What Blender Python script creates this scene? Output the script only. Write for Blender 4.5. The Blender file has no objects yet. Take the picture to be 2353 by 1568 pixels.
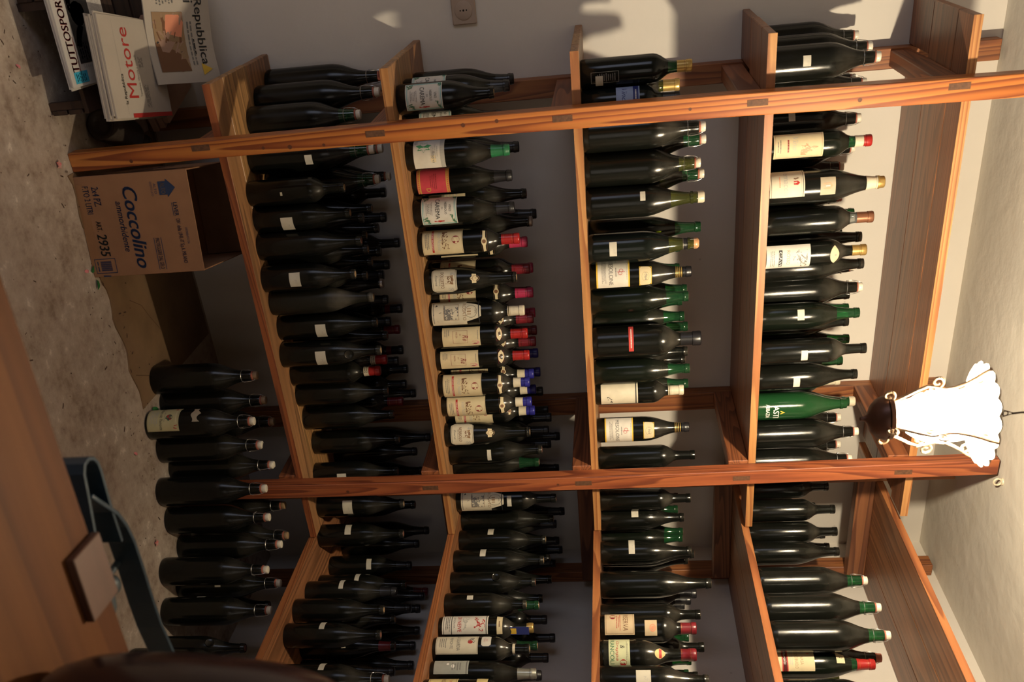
import bpy, math, random
from mathutils import Vector, Matrix
S = bpy.context.scene
COL = S.collection
random.seed(7)

# ------------------------------------------------------------------ camera
RES_W, RES_H = 2353.0, 1568.0
FPX, PPX, PPY = 2210.4269, -39.5444, 314.7114
yaw, pit, rol = (math.radians(a) for a in (31.7136, -7.5755, -1.8536))
CAM = Vector((-2.3431, -3.2140, 1.5085))
F_ = Vector((math.sin(yaw)*math.cos(pit), math.cos(yaw)*math.cos(pit), math.sin(pit)))
R_ = Vector((math.cos(yaw), -math.sin(yaw), 0)); U_ = R_.cross(F_)
R2 = math.cos(rol)*R_ + math.sin(rol)*U_; U2 = -math.sin(rol)*R_ + math.cos(rol)*U_
cd = bpy.data.cameras.new('camera'); cam = bpy.data.objects.new('camera', cd); COL.objects.link(cam)
cam.matrix_world = Matrix(((U2.x, -R2.x, -F_.x, CAM.x), (U2.y, -R2.y, -F_.y, CAM.y), (U2.z, -R2.z, -F_.z, CAM.z), (0, 0, 0, 1)))
cd.sensor_fit = 'HORIZONTAL'; cd.sensor_width = 36.0; cd.lens = 36.0*FPX/RES_W
cd.shift_x = -PPX/RES_W; cd.shift_y = PPY/RES_W
cd.clip_start = 0.05
cd.dof.use_dof = True; cd.dof.focus_distance = 3.05; cd.dof.aperture_fstop = 4.0
S.camera = cam
S.view_settings.view_transform = 'Standard'; S.view_settings.look = 'None'
S.view_settings.gamma = 1.0; S.view_settings.use_curve_mapping = False
S.view_settings.exposure = 0.0

# ------------------------------------------------------------------ world and lights
w = bpy.data.worlds.new('world'); S.world = w; w.use_nodes = True
w.node_tree.nodes['Background'].inputs[0].default_value = (0.55, 0.68, 1.0, 1)
w.node_tree.nodes['Background'].inputs[1].default_value = 0.6
LANT = Vector((-1.281, -1.30, 2.193))
def area(name, loc, aim, sx, sy, power, col):
    l = bpy.data.lights.new(name, 'AREA'); l.shape = 'RECTANGLE'; l.size = sx; l.size_y = sy
    l.energy = power; l.color = col
    o = bpy.data.objects.new(name, l); COL.objects.link(o); o.location = loc
    o.rotation_euler = (Vector(aim)-Vector(loc)).to_track_quat('-Z', 'Y').to_euler()
    return o
area('doorway_daylight', (-4.22, -2.1, 1.05), (-2.0, -0.8, 0.7), 0.9, 1.7, 8.5, (0.84, 0.86, 1.0))
area('rear_fill_light', (-1.7, -4.9, 1.5), (-1.6, 0, 1.0), 1.6, 1.2, 6.0, (1.0, 0.90, 0.80))  # added soft warm fill behind the camera; the wall there has no window
pl = bpy.data.lights.new('lantern_bulb_light', 'POINT'); pl.energy = 116.0; pl.color = (1.0, 0.87, 0.65); pl.shadow_soft_size = 0.026
po = bpy.data.objects.new('lantern_bulb_light', pl); COL.objects.link(po); po.location = LANT

# ------------------------------------------------------------------ helpers
def NM(name): 
    m = bpy.data.materials.new(name); m.use_nodes = True
    return m, m.node_tree.nodes, m.node_tree.links, m.node_tree.nodes['Principled BSDF']
def setp(b, **k):
    for a, v in k.items(): b.inputs[a.replace('_', ' ')].default_value = v
def rgb(*c): return (c[0], c[1], c[2], 1)
def srgb(r, g, b):
    f = lambda c: (c/255/12.92 if c/255 <= 0.04045 else ((c/255+0.055)/1.055)**2.4)
    return (f(r), f(g), f(b), 1)
def plain(name, col, rough=0.5, metal=0.0, noise=0.0, nscale=40, **k):
    m, n, l, b = NM(name); setp(b, Base_Color=col, Roughness=rough, Metallic=metal, **k)
    if noise:
        t = n.new('ShaderNodeTexNoise'); t.inputs['Scale'].default_value = nscale; t.inputs['Detail'].default_value = 4
        tc = n.new('ShaderNodeTexCoord'); l.new(tc.outputs['Object'], t.inputs['Vector'])
        mx = n.new('ShaderNodeMix'); mx.data_type = 'RGBA'; mx.blend_type = 'MULTIPLY'; mx.inputs[0].default_value = noise
        mx.inputs[6].default_value = col
        cr = n.new('ShaderNodeValToRGB'); cr.color_ramp.elements[0].position = .3; cr.color_ramp.elements[1].position = .75
        cr.color_ramp.elements[0].color = (.35, .33, .3, 1)
        l.new(t.outputs[0], cr.inputs[0]); l.new(cr.outputs[0], mx.inputs[7]); l.new(mx.outputs[2], b.inputs['Base Color'])
    return m
def mesh(name, vs, fs, mat=None, smooth=False, sharp=None):
    me = bpy.data.meshes.new(name); me.from_pydata([tuple(v) for v in vs], [], fs)
    me.validate(); me.update()
    if mat:
        for x in (mat if isinstance(mat, (list, tuple)) else [mat]): me.materials.append(x)
    if smooth:
        me.polygons.foreach_set('use_smooth', [True]*len(me.polygons))
        try: me.set_sharp_from_angle(angle=math.radians(sharp or 40))
        except Exception: pass
    return me
def obj(name, me, parent=None, loc=None, rot=None, label=None):
    o = bpy.data.objects.new(name, me); COL.objects.link(o)
    if parent: o.parent = parent
    if loc is not None: o.location = loc
    if rot is not None: o.rotation_euler = rot
    if label: o['label'] = label
    return o
def tag(o, label, cat, group=None):
    o['label'] = label; o['category'] = cat
    if group: o['group'] = group
    return o
def thing(name, label, cat, loc=(0, 0, 0), rz=0, group=None):
    o = bpy.data.objects.new(name, None); COL.objects.link(o); o.location = loc; o.rotation_euler = (0, 0, rz)
    o.empty_display_size = .05
    return tag(o, label, cat, group)
def struct(name, me, loc=None):
    o = obj(name, me, None, loc); o['kind'] = 'structure'; return o
class G:                                     # collects geometry
    def __init__(s): s.v = []; s.f = []
    def add(s, vs, fs):
        n = len(s.v); s.v += [tuple(v) for v in vs]; s.f += [tuple(i+n for i in f) for f in fs]; return s
    def box(s, a, b, bev=0.0):
        x0, y0, z0 = (min(a[i], b[i]) for i in range(3)); x1, y1, z1 = (max(a[i], b[i]) for i in range(3))
        if bev <= 0:
            return s.add([(x0,y0,z0),(x1,y0,z0),(x1,y1,z0),(x0,y1,z0),(x0,y0,z1),(x1,y0,z1),(x1,y1,z1),(x0,y1,z1)],
                         [(0,3,2,1),(4,5,6,7),(0,1,5,4),(1,2,6,5),(2,3,7,6),(3,0,4,7)])
        e = bev; vs = []; 
        for z, k in ((z0, e), (z0+e, 0), (z1-e, 0), (z1, e)):
            X0, X1, Y0, Y1 = x0+k, x1-k, y0+k, y1-k
            vs += [(X0+e-k if 0 else X0+ (e if k == 0 else 0), Y0, z), (X1-(e if k == 0 else 0), Y0, z), (X1, Y0+(e if k == 0 else 0), z), (X1, Y1-(e if k == 0 else 0), z),
                   (X1-(e if k == 0 else 0), Y1, z), (X0+(e if k == 0 else 0), Y1, z), (X0, Y1-(e if k == 0 else 0), z), (X0, Y0+(e if k == 0 else 0), z)]
        fs = [tuple(reversed(range(8))), tuple(range(24, 32))]
        for r in range(3):
            for i in range(8): j = (i+1) % 8; fs.append((r*8+i, r*8+j, r*8+8+j, r*8+8+i))
        return s.add(vs, fs)
    def lathe(s, prof, seg=28, cx=0, cy=0, cap0=True, cap1=True):
        vs = []; fs = []; n = len(prof)
        for r, z in prof:
            for i in range(seg):
                a = 2*math.pi*i/seg; vs.append((cx+r*math.cos(a), cy+r*math.sin(a), z))
        for k in range(n-1):
            for i in range(seg):
                j = (i+1) % seg; fs.append((k*seg+i, k*seg+j, (k+1)*seg+j, (k+1)*seg+i))
        if cap0: fs.append(tuple(reversed(range(seg))))
        if cap1: fs.append(tuple((n-1)*seg+i for i in range(seg)))
        return s.add(vs, fs)
    def tube(s, pts, r, seg=6, closed=False):
        pts = [Vector(p) for p in pts]; n = len(pts); vs = []; fs = []
        up = Vector((0.13, 0.27, 1)).normalized()
        rr = r if isinstance(r, (list, tuple)) else [r]*n
        for i, p in enumerate(pts):
            a = pts[(i-1) % n] if (closed or i) else p; b = pts[(i+1) % n] if (closed or i < n-1) else p
            t = (b-a).normalized(); x = t.cross(up)
            if x.length < .05: x = t.cross(Vector((1, 0, .1)))
            x.normalize(); y = t.cross(x).normalized()
            for k in range(seg):
                c = 2*math.pi*k/seg; vs.append(p+(x*math.cos(c)+y*math.sin(c))*rr[i])
        for i in range(n if closed else n-1):
            j = (i+1) % n
            for k in range(seg): m = (k+1) % seg; fs.append((i*seg+k, i*seg+m, j*seg+m, j*seg+k))
        if not closed: fs += [tuple(reversed(range(seg))), tuple((n-1)*seg+k for k in range(seg))]
        return s.add(vs, fs)
    def extrude(s, poly, y0, y1, fn=None):          # poly in (x,z), extruded along y
        n = len(poly); fn = fn or (lambda a, b, c: (a, b, c))
        vs = [fn(x, y0, z) for x, z in poly]+[fn(x, y1, z) for x, z in poly]
        fs = [tuple(range(n)), tuple(reversed(range(n, 2*n)))]+[(i, n+i, n+(i+1) % n, (i+1) % n) for i in range(n)]
        return s.add(vs, fs)
    def mesh(s, name, mat=None, smooth=False, sharp=None): return mesh(name, s.v, s.f, mat, smooth, sharp)
def recalc(me):
    import bmesh
    bm = bmesh.new(); bm.from_mesh(me); bmesh.ops.recalc_face_normals(bm, faces=bm.faces); bm.to_mesh(me); bm.free(); return me

# ------------------------------------------------------------------ lettering (text -> flat geometry -> mapped on a surface)
_txt = {}
def text_geo(s, shear=0.0, bold=0.0):
    bold = 0.0; key = (s, shear)
    if key in _txt: return _txt[key]
    c = bpy.data.curves.new('t', 'FONT'); c.body = s; c.size = 1.0; c.shear = shear; c.offset = bold; c.resolution_u = 3
    c.align_x = 'LEFT'; c.fill_mode = 'FRONT'
    o = bpy.data.objects.new('t', c); COL.objects.link(o)
    bpy.context.view_layer.update()
    me = bpy.data.meshes.new_from_object(o.evaluated_get(bpy.context.evaluated_depsgraph_get()))
    vs = [(v.co.x, v.co.y) for v in me.vertices]; fs = [tuple(p.vertices) for p in me.polygons]
    bpy.data.objects.remove(o); bpy.data.meshes.remove(me); bpy.data.curves.remove(c)
    xs = [v[0] for v in vs] or [0, 1]; x0, x1 = min(xs), max(xs)
    vs = [((x-x0), y) for x, y in vs]; _txt[key] = (vs, fs, x1-x0); return _txt[key]
def shapes(ops, W, H):
    """ops in label space: u 0..1, v 0..1 -> dict ink -> (verts2d, faces)"""
    out = {}
    def put(ink, vs, fs):
        a = out.setdefault(ink, ([], [])); n = len(a[0]); a[0].extend(vs); a[1].extend([tuple(i+n for i in f) for f in fs])
    for op in ops:
        k = op[0]
        if k == 't':            # text, u centre, v baseline, height fraction, ink, [shear, bold, width fraction]
            _, s, u, v, h, ink = op[:6]; sh, bo, wf = (list(op[6:])+[0, 0, None][len(op)-6:])[:3]
            vs, fs, L = text_geo(s, sh, bo); sc = h*H/0.72; sx = sc if not wf else wf*W/L
            for dx in ((-.9*bo, 0, .9*bo) if bo else (0,)):
                put(ink, [(u*W+(x-L/2+dx)*sx, v*H+(y+abs(dx)*.3)*sc) for x, y in vs], fs)
        elif k == 'r':          # rect split in columns so it can bend
            _, u0, v0, u1, v1, ink = op; n = max(1, int((u1-u0)*14)); vs = []; fs = []
            for i in range(n+1):
                u = u0+(u1-u0)*i/n; vs += [(u*W, v0*H), (u*W, v1*H)]
            for i in range(n): fs.append((2*i, 2*i+2, 2*i+3, 2*i+1))
            put(ink, vs, fs)
        elif k == 'f':          # frame, thickness in m
            _, u0, v0, u1, v1, t, ink = op; a, b = t/W, t/H
            for q in ((u0, v0, u1, v0+b), (u0, v1-b, u1, v1), (u0, v0, u0+a, v1), (u1-a, v0, u1, v1)):
                o2 = shapes([('r',)+q+(ink,)], W, H)[ink]; put(ink, o2[0], o2[1])
        elif k == 'e':          # ellipse, radii in m
            _, u, v, ru, rv, ink = op; n = 18
            put(ink, [(u*W+ru*math.cos(2*math.pi*i/n), v*H+rv*math.sin(2*math.pi*i/n)) for i in range(n)], [tuple(range(n))])
        elif k == 'o':          # ring
            _, u, v, ru, rv, t, ink = op; n = 24; vs = []
            for i in range(n):
                c, d = math.cos(2*math.pi*i/n), math.sin(2*math.pi*i/n); vs += [(u*W+ru*c, v*H+rv*d), (u*W+(ru-t)*c, v*H+(rv-t)*d)]
            put(ink, vs, [(2*i, (2*i+2) % (2*n), (2*i+3) % (2*n), 2*i+1) for i in range(n)])
        elif k == 'p':          # polygon
            _, pts, ink = op; put(ink, [(a*W, b*H) for a, b in pts], [tuple(range(len(pts)))])
        elif k == 'l':          # little lines of unreadable small print: u0,u1,v0,v1,n
            _, u0, u1, v0, v1, n, ink = op; rr = random.Random(int(u0*97+v0*131+n))
            for i in range(n):
                v = v1-(v1-v0)*(i+.5)/n; h = (v1-v0)/n*.20; m = rr.uniform(0, .18)*(u1-u0); u = u0+m
                while u < u1-m-.01:
                    L = rr.uniform(.015, .055); e = min(u+L, u1-m)
                    o2 = shapes([('r', u, v-h, e, v+h, ink)], W, H)[ink]; put(ink, o2[0], o2[1]); u = e+.011
        elif k == 's':          # scribble: tangled drawing of short strokes inside a box
            _, u0, v0, u1, v1, n, ink = op; rr = random.Random(int(u0*77+v0*55+n)); x, y = (u0+u1)/2*W, (v0+v1)/2*H
            for i in range(n):
                nx = min(max(x+rr.uniform(-.3, .3)*(u1-u0)*W, u0*W), u1*W); ny = min(max(y+rr.uniform(-.3, .3)*(v1-v0)*H, v0*H), v1*H)
                d = Vector((nx-x, ny-y)); 
                if d.length > 1e-5:
                    q = Vector((-d.y, d.x)).normalized()*min(W, H)*rr.choice((.006, .01, .018))
                    put(ink, [(x-q.x, y-q.y), (nx-q.x, ny-q.y), (nx+q.x, ny+q.y), (x+q.x, y+q.y)], [(0, 1, 2, 3)])
                x, y = nx, ny
    return out
INK = {}
def ink(name):
    if name not in INK:
        c = dict(black=(.02,.02,.02), grey=(.16,.15,.14), lgrey=(.42,.4,.36), red=(.42,.025,.02), dred=(.22,.015,.02), brown=(.16,.07,.03), teal=(.08,.42,.42), green=(.06,.30,.12),
                 dgreen=(.05,.16,.08), gold=(.55,.36,.06), blue=(.012,.03,.085), navy=(.02,.03,.16), lblue=(.05,.42,.62), white=(.8,.78,.72), yellow=(.72,.46,.05), tan=(.30,.19,.10),
                 cream=(.72,.60,.38), skin=(.36,.22,.16), lorange=(.75,.28,.16), lime=(.42,.42,.06), pink=(.62,.28,.26))[name]
        INK[name] = plain('ink_'+name, rgb(*c), .6)
    return INK[name]
def print_on(parent, ops, W, H, fn, name='print'):
    """flat print laid on a surface: fn(a,b) maps metres on the label to 3D"""
    for k, (vs, fs) in shapes(ops, W, H).items():
        me = mesh(name, [fn(a, b) for a, b in vs], fs, ink(k)); obj(name, me, parent)

# ------------------------------------------------------------------ materials
def wood(name, c0, c1, c2, axis='X', scale=1.0, rough=.45, bands=5.0, coat=0.15, spec=.5):
    m, n, l, b = NM(name)
    tc = n.new('ShaderNodeTexCoord'); oi = n.new('ShaderNodeObjectInfo')
    mp = n.new('ShaderNodeMapping'); sc = {'X': (.045, 1, 1), 'Y': (1, .045, 1), 'Z': (1, 1, .045)}[axis]
    mp.inputs['Scale'].default_value = [s*scale for s in sc]
    mul = n.new('ShaderNodeVectorMath'); mul.operation = 'SCALE'; mul.inputs[0].default_value = (3.1, 7.3, 5.7)
    l.new(oi.outputs['Random'], mul.inputs['Scale'])
    ad = n.new('ShaderNodeVectorMath'); l.new(tc.outputs['Object'], mp.inputs[0]); l.new(mp.outputs[0], ad.inputs[0]); l.new(mul.outputs[0], ad.inputs[1])
    no = n.new('ShaderNodeTexNoise'); no.inputs['Scale'].default_value = 9; no.inputs['Detail'].default_value = 1.5; no.inputs['Distortion'].default_value = .4
    l.new(ad.outputs[0], no.inputs['Vector'])
    m1 = n.new('ShaderNodeMath'); m1.operation = 'MULTIPLY'; m1.inputs[1].default_value = bands*4; l.new(no.outputs[0], m1.inputs[0])
    m2 = n.new('ShaderNodeMath'); m2.operation = 'FRACT'; l.new(m1.outputs[0], m2.inputs[0])
    cr = n.new('ShaderNodeValToRGB'); e = cr.color_ramp.elements
    e[0].position = 0; e[0].color = c0; e[1].position = 1; e[1].color = c0
    x = e.new(.50); x.color = c1; x = e.new(.80); x.color = c2; x = e.new(.93); x.color = c2
    l.new(m2.outputs[0], cr.inputs[0])
    fi = n.new('ShaderNodeTexNoise'); fi.inputs['Scale'].default_value = 90; fi.inputs['Detail'].default_value = 3; l.new(ad.outputs[0], fi.inputs['Vector'])
    mx = n.new('ShaderNodeMix'); mx.data_type = 'RGBA'; mx.blend_type = 'MULTIPLY'; mx.inputs[0].default_value = .45
    cr2 = n.new('ShaderNodeValToRGB'); cr2.color_ramp.elements[0].color = (.45, .4, .35, 1); cr2.color_ramp.elements[0].position = .3; cr2.color_ramp.elements[1].position = .65
    l.new(fi.outputs[0], cr2.inputs[0]); l.new(cr.outputs[0], mx.inputs[6]); l.new(cr2.outputs[0], mx.inputs[7]); l.new(mx.outputs[2], b.inputs['Base Color'])
    bu = n.new('ShaderNodeBump'); bu.inputs['Strength'].default_value = .12; bu.inputs['Distance'].default_value = .002; l.new(fi.outputs[0], bu.inputs['Height']); l.new(bu.outputs[0], b.inputs['Normal'])
    setp(b, Roughness=rough, Coat_Weight=coat, Coat_Roughness=.3, Specular_IOR_Level=spec)
    return m
M = {}
OR0, OR1, OR2 = rgb(.52, .19, .040), rgb(.43, .13, .026), rgb(.22, .05, .012)
M['post'] = wood('pine_post', OR0, OR1, OR2, 'Z', .85, .42, 8)
M['postR'] = wood('reddish_pine_post', rgb(.36, .105, .035), rgb(.29, .075, .026), rgb(.17, .04, .016), 'Z', 1.2, .5)
M['beam'] = wood('beam_pine', rgb(.30, .10, .035), rgb(.24, .075, .025), rgb(.14, .04, .015), 'Y', 1.0, .55)
M['beamx'] = wood('beam_pine_cross', rgb(.26, .10, .04), rgb(.2, .075, .03), rgb(.12, .04, .018), 'X', 1.0, .55)
M['rear'] = wood('rear_post_pine', rgb(.36, .14, .045), rgb(.30, .10, .032), rgb(.18, .055, .02), 'Z', 1.0, .55)
M['plank'] = [wood('plank_pine_%d' % i, c, tuple(v*.82 for v in c[:3])+(1,), tuple(v*.55 for v in c[:3])+(1,), 'X', .9, .5, 4) for i, c in enumerate((rgb(.40, .20, .085), rgb(.46, .24, .09), rgb(.36, .16, .06)))]
M['plankred'] = [wood('red_plank_pine_%d' % i, c, tuple(v*.8 for v in c[:3])+(1,), tuple(v*.55 for v in c[:3])+(1,), 'X', .9, .42, 4) for i, c in enumerate((rgb(.30, .115, .05), rgb(.34, .13, .05), rgb(.26, .095, .04)))]
M['plankB'] = [wood('side_plank_pine_%d' % i, c, tuple(v*.8 for v in c[:3])+(1,), tuple(v*.55 for v in c[:3])+(1,), 'Y', .9, .45, 4) for i, c in enumerate((rgb(.33, .14, .06), rgb(.38, .16, .065), rgb(.28, .11, .05)))]
M['edge'] = wood('plank_edge_pine', rgb(.50, .25, .09), rgb(.43, .19, .06), rgb(.30, .11, .035), 'X', 1.0, .5, 5)
M['edgered'] = wood('red_plank_edge_pine', rgb(.36, .11, .035), rgb(.30, .085, .028), rgb(.18, .05, .02), 'X', 1.0, .5, 7)
M['edgeB'] = wood('side_plank_edge_pine', rgb(.42, .165, .055), rgb(.35, .12, .04), rgb(.22, .07, .025), 'Y', 1.0, .5, 6)
M['tenon'] = plain('end_grain', rgb(.13, .055, .025), .7, noise=.8, nscale=120)
M['knot'] = plain('pine_knot', rgb(.12, .035, .015), .6, noise=.5, nscale=200)
M['table'] = wood('table_board', rgb(.125, .045, .012), rgb(.115, .040, .010), rgb(.085, .028, .008), 'X', .35, .6, 2, 0, .15)
M['block'] = wood('block_wood', rgb(.10, .04, .02), rgb(.085, .032, .016), rgb(.065, .024, .012), 'X', .6, .55, 3)
M['darkwood'] = wood('dark_polished_wood', rgb(.028, .010, .008), rgb(.022, .008, .007), rgb(.015, .006, .005), 'Z', .6, .28, 3, .5)
M['crate'] = wood('dark_crate_wood', rgb(.05, .025, .015), rgb(.04, .02, .012), rgb(.025, .012, .008), 'X', .6, .7, 3, 0)

def plaster(name, col, spot=.35, bump=.25):
    m, n, l, b = NM(name); tc = n.new('ShaderNodeTexCoord')
    a = n.new('ShaderNodeTexNoise'); a.inputs['Scale'].default_value = 1.7; a.inputs['Detail'].default_value = 5; l.new(tc.outputs['Object'], a.inputs['Vector'])
    cr = n.new('ShaderNodeValToRGB'); cr.color_ramp.elements[0].position = .3; cr.color_ramp.elements[1].position = .7
    cr.color_ramp.elements[0].color = tuple(c*.86 for c in col[:3])+(1,); cr.color_ramp.elements[1].color = col; l.new(a.outputs[0], cr.inputs[0])
    v = n.new('ShaderNodeTexVoronoi'); v.inputs['Scale'].default_value = 7; l.new(tc.outputs['Object'], v.inputs['Vector'])
    c2 = n.new('ShaderNodeValToRGB'); c2.color_ramp.elements[0].position = .012; c2.color_ramp.elements[0].color = (.3, .25, .2, 1); c2.color_ramp.elements[1].position = .035
    l.new(v.outputs['Distance'], c2.inputs[0])
    mx = n.new('ShaderNodeMix'); mx.data_type = 'RGBA'; mx.blend_type = 'MULTIPLY'; mx.inputs[0].default_value = spot
    l.new(cr.outputs[0], mx.inputs[6]); l.new(c2.outputs[0], mx.inputs[7]); l.new(mx.outputs[2], b.inputs['Base Color'])
    f = n.new('ShaderNodeTexNoise'); f.inputs['Scale'].default_value = 14; f.inputs['Detail'].default_value = 6; l.new(tc.outputs['Object'], f.inputs['Vector'])
    bu = n.new('ShaderNodeBump'); bu.inputs['Strength'].default_value = bump; bu.inputs['Distance'].default_value = .01; l.new(f.outputs[0], bu.inputs['Height']); l.new(bu.outputs[0], b.inputs['Normal'])
    setp(b, Roughness=.85, Specular_IOR_Level=.2); return m
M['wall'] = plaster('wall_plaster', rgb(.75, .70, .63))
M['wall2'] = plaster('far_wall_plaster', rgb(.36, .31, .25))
M['ceil'] = plaster('ceiling_plaster', rgb(.68, .64, .56), .3, .5)
def concrete():
    m, n, l, b = NM('floor_concrete'); tc = n.new('ShaderNodeTexCoord')
    a = n.new('ShaderNodeTexNoise'); a.inputs['Scale'].default_value = 7; a.inputs['Detail'].default_value = 10; a.inputs['Roughness'].default_value = .68; a.inputs['Distortion'].default_value = .15
    mp = n.new('ShaderNodeMapping'); mp.inputs['Scale'].default_value = (1.3, 1, 1); mp.inputs['Rotation'].default_value = (0, 0, .4); l.new(tc.outputs['Object'], mp.inputs[0]); l.new(mp.outputs[0], a.inputs['Vector'])
    cr = n.new('ShaderNodeValToRGB'); e = cr.color_ramp.elements
    e[0].position = .38; e[0].color = rgb(.27, .20, .15); e[1].position = .62; e[1].color = rgb(.74, .66, .56)
    x = e.new(.47); x.color = rgb(.42, .335, .265); x = e.new(.57); x.color = rgb(.52, .44, .36); l.new(a.outputs[0], cr.inputs[0])
    a2 = n.new('ShaderNodeTexNoise'); a2.inputs['Scale'].default_value = 34; a2.inputs['Detail'].default_value = 8; a2.inputs['Roughness'].default_value = .7; l.new(tc.outputs['Object'], a2.inputs['Vector'])
    mm = n.new('ShaderNodeMix'); mm.inputs[0].default_value = .38; l.new(a.outputs[0], mm.inputs[2]); l.new(a2.outputs[0], mm.inputs[3]); l.new(mm.outputs[0], cr.inputs[0])
    v = n.new('ShaderNodeTexVoronoi'); v.inputs['Scale'].default_value = 16; v.inputs['Randomness'].default_value = 1; l.new(tc.outputs['Object'], v.inputs['Vector'])
    c2 = n.new('ShaderNodeValToRGB'); c2.color_ramp.elements[0].position = .03; c2.color_ramp.elements[0].color = (.3, .22, .16, 1); c2.color_ramp.elements[1].position = .07
    l.new(v.outputs['Distance'], c2.inputs[0])
    mx = n.new('ShaderNodeMix'); mx.data_type = 'RGBA'; mx.blend_type = 'MULTIPLY'; mx.inputs[0].default_value = .6
    l.new(cr.outputs[0], mx.inputs[6]); l.new(c2.outputs[0], mx.inputs[7]); l.new(mx.outputs[2], b.inputs['Base Color'])
    bu = n.new('ShaderNodeBump'); bu.inputs['Strength'].default_value = .3; bu.inputs['Distance'].default_value = .006; l.new(a.outputs[0], bu.inputs['Height']); l.new(bu.outputs[0], b.inputs['Normal'])
    setp(b, Roughness=.75); return m
M['floor'] = concrete()

# glass: near-black full bottles with a veil of dust on what faces up
def glass(name, base, dust=.5, rough=.12):
    m, n, l, b = NM(name); setp(b, Base_Color=base, Roughness=rough, Specular_IOR_Level=.32)
    out = n['Material Output']
    d = n.new('ShaderNodeBsdfDiffuse'); d.inputs[0].default_value = rgb(.16, .14, .115)
    tc = n.new('ShaderNodeTexCoord'); no = n.new('ShaderNodeTexNoise'); no.inputs['Scale'].default_value = 28; no.inputs['Detail'].default_value = 4
    l.new(tc.outputs['Object'], no.inputs['Vector'])
    ge = n.new('ShaderNodeNewGeometry'); sp = n.new('ShaderNodeSeparateXYZ'); l.new(ge.outputs['Normal'], sp.inputs[0])
    mr = n.new('ShaderNodeMapRange'); mr.inputs[1].default_value = .12; mr.inputs[2].default_value = .66; mr.inputs[3].default_value = .008; mr.inputs[4].default_value = 1.0; l.new(sp.outputs[2], mr.inputs[0])
    nr = n.new('ShaderNodeMapRange'); nr.inputs[1].default_value = .3; nr.inputs[2].default_value = .7; nr.inputs[3].default_value = .45; nr.inputs[4].default_value = 1.1; l.new(no.outputs[0], nr.inputs[0])
    oi = n.new('ShaderNodeObjectInfo'); orr = n.new('ShaderNodeMapRange'); orr.inputs[3].default_value = .25*dust; orr.inputs[4].default_value = 1.0*dust; l.new(oi.outputs['Random'], orr.inputs[0])
    p = n.new('ShaderNodeMath'); p.operation = 'MULTIPLY'; l.new(mr.outputs[0], p.inputs[0]); l.new(nr.outputs[0], p.inputs[1])
    q = n.new('ShaderNodeMath'); q.operation = 'MULTIPLY'; q.use_clamp = True; l.new(p.outputs[0], q.inputs[0]); l.new(orr.outputs[0], q.inputs[1])
    ms = n.new('ShaderNodeMixShader'); l.new(q.outputs[0], ms.inputs[0]); l.new(b.outputs[0], ms.inputs[1]); l.new(d.outputs[0], ms.inputs[2]); l.new(ms.outputs[0], out.inputs[0])
    ro = n.new('ShaderNodeMath'); ro.operation = 'MULTIPLY_ADD'; ro.inputs[1].default_value = .16; ro.inputs[2].default_value = rough; l.new(no.outputs[0], ro.inputs[0]); l.new(ro.outputs[0], b.inputs['Roughness'])
    return m
def clearglass(name, tint):
    m, n, l, b = NM(name); out = n['Material Output']; n.remove(b)
    t = n.new('ShaderNodeBsdfTransparent'); t.inputs[0].default_value = tint
    g = n.new('ShaderNodeBsdfGlossy'); g.inputs['Roughness'].default_value = .08; g.inputs[0].default_value = (1, 1, 1, 1)
    d = n.new('ShaderNodeBsdfDiffuse'); d.inputs[0].default_value = tuple(c*.25 for c in tint[:3])+(1,)
    f = n.new('ShaderNodeFresnel'); f.inputs[0].default_value = 1.5
    a = n.new('ShaderNodeMixShader'); a.inputs[0].default_value = .35; l.new(t.outputs[0], a.inputs[1]); l.new(d.outputs[0], a.inputs[2])
    s = n.new('ShaderNodeMixShader'); l.new(f.outputs[0], s.inputs[0]); l.new(a.outputs[0], s.inputs[1]); l.new(g.outputs[0], s.inputs[2]); l.new(s.outputs[0], out.inputs[0])
    return m
M['dark'] = glass('dark_bottle_glass', rgb(.004, .0045, .0035), .34)
M['darkclean'] = glass('clean_dark_bottle_glass', rgb(.005, .007, .006), .06, .06)
M['darkdusty'] = glass('dusty_bottle_glass', rgb(.012, .012, .009), 1.3, .3)
M['darkgreen'] = glass('dark_green_bottle_glass', rgb(.004, .006, .0038), .22)
M['green'] = clearglass('green_neck_glass', rgb(.08, .38, .15))
M['olive'] = clearglass('olive_neck_glass', rgb(.34, .38, .10))
M['clear'] = clearglass('clear_neck_glass', rgb(.85, .87, .84))
M['greenbody'] = glass('bright_green_bottle_glass', rgb(.008, .042, .013), .12, .07)
CAPC = dict(black=(.012,.012,.014), red=(.34,.016,.014), darkred=(.17,.012,.018), pink=(.42,.03,.085), blue=(.018,.018,.19), green=(.02,.14,.055), cream=(.66,.58,.43), gold=(.60,.40,.13), copper=(.36,.16,.09),
            silver=(.42,.42,.36), foil=(.5,.45,.4), white=(.70,.66,.55), orange=(.62,.32,.15))
for k, c in CAPC.items(): M['cap_'+k] = plain('capsule_'+k, rgb(*c), .32, .7 if k in ('gold', 'copper', 'silver', 'foil') else .0, noise=.25, nscale=70)
M['cork'] = plain('cork', rgb(.40, .25, .13), .85, noise=.7, nscale=300)
M['corkred'] = plain('wine_stained_cork', rgb(.22, .085, .055), .85, noise=.6, nscale=300)
M['corkblue'] = plain('dusty_cork', rgb(.26, .22, .20), .9, noise=.6, nscale=300)
M['porcelain'] = plain('porcelain_stopper', rgb(.72, .66, .54), .3)
M['oldporcelain'] = plain('yellowed_porcelain_stopper', rgb(.34, .22, .12), .4)
M['rubber'] = plain('rubber_washer', rgb(.36, .11, .07), .7)
M['wire'] = plain('steel_wire', rgb(.55, .54, .52), .35, .9)
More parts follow.
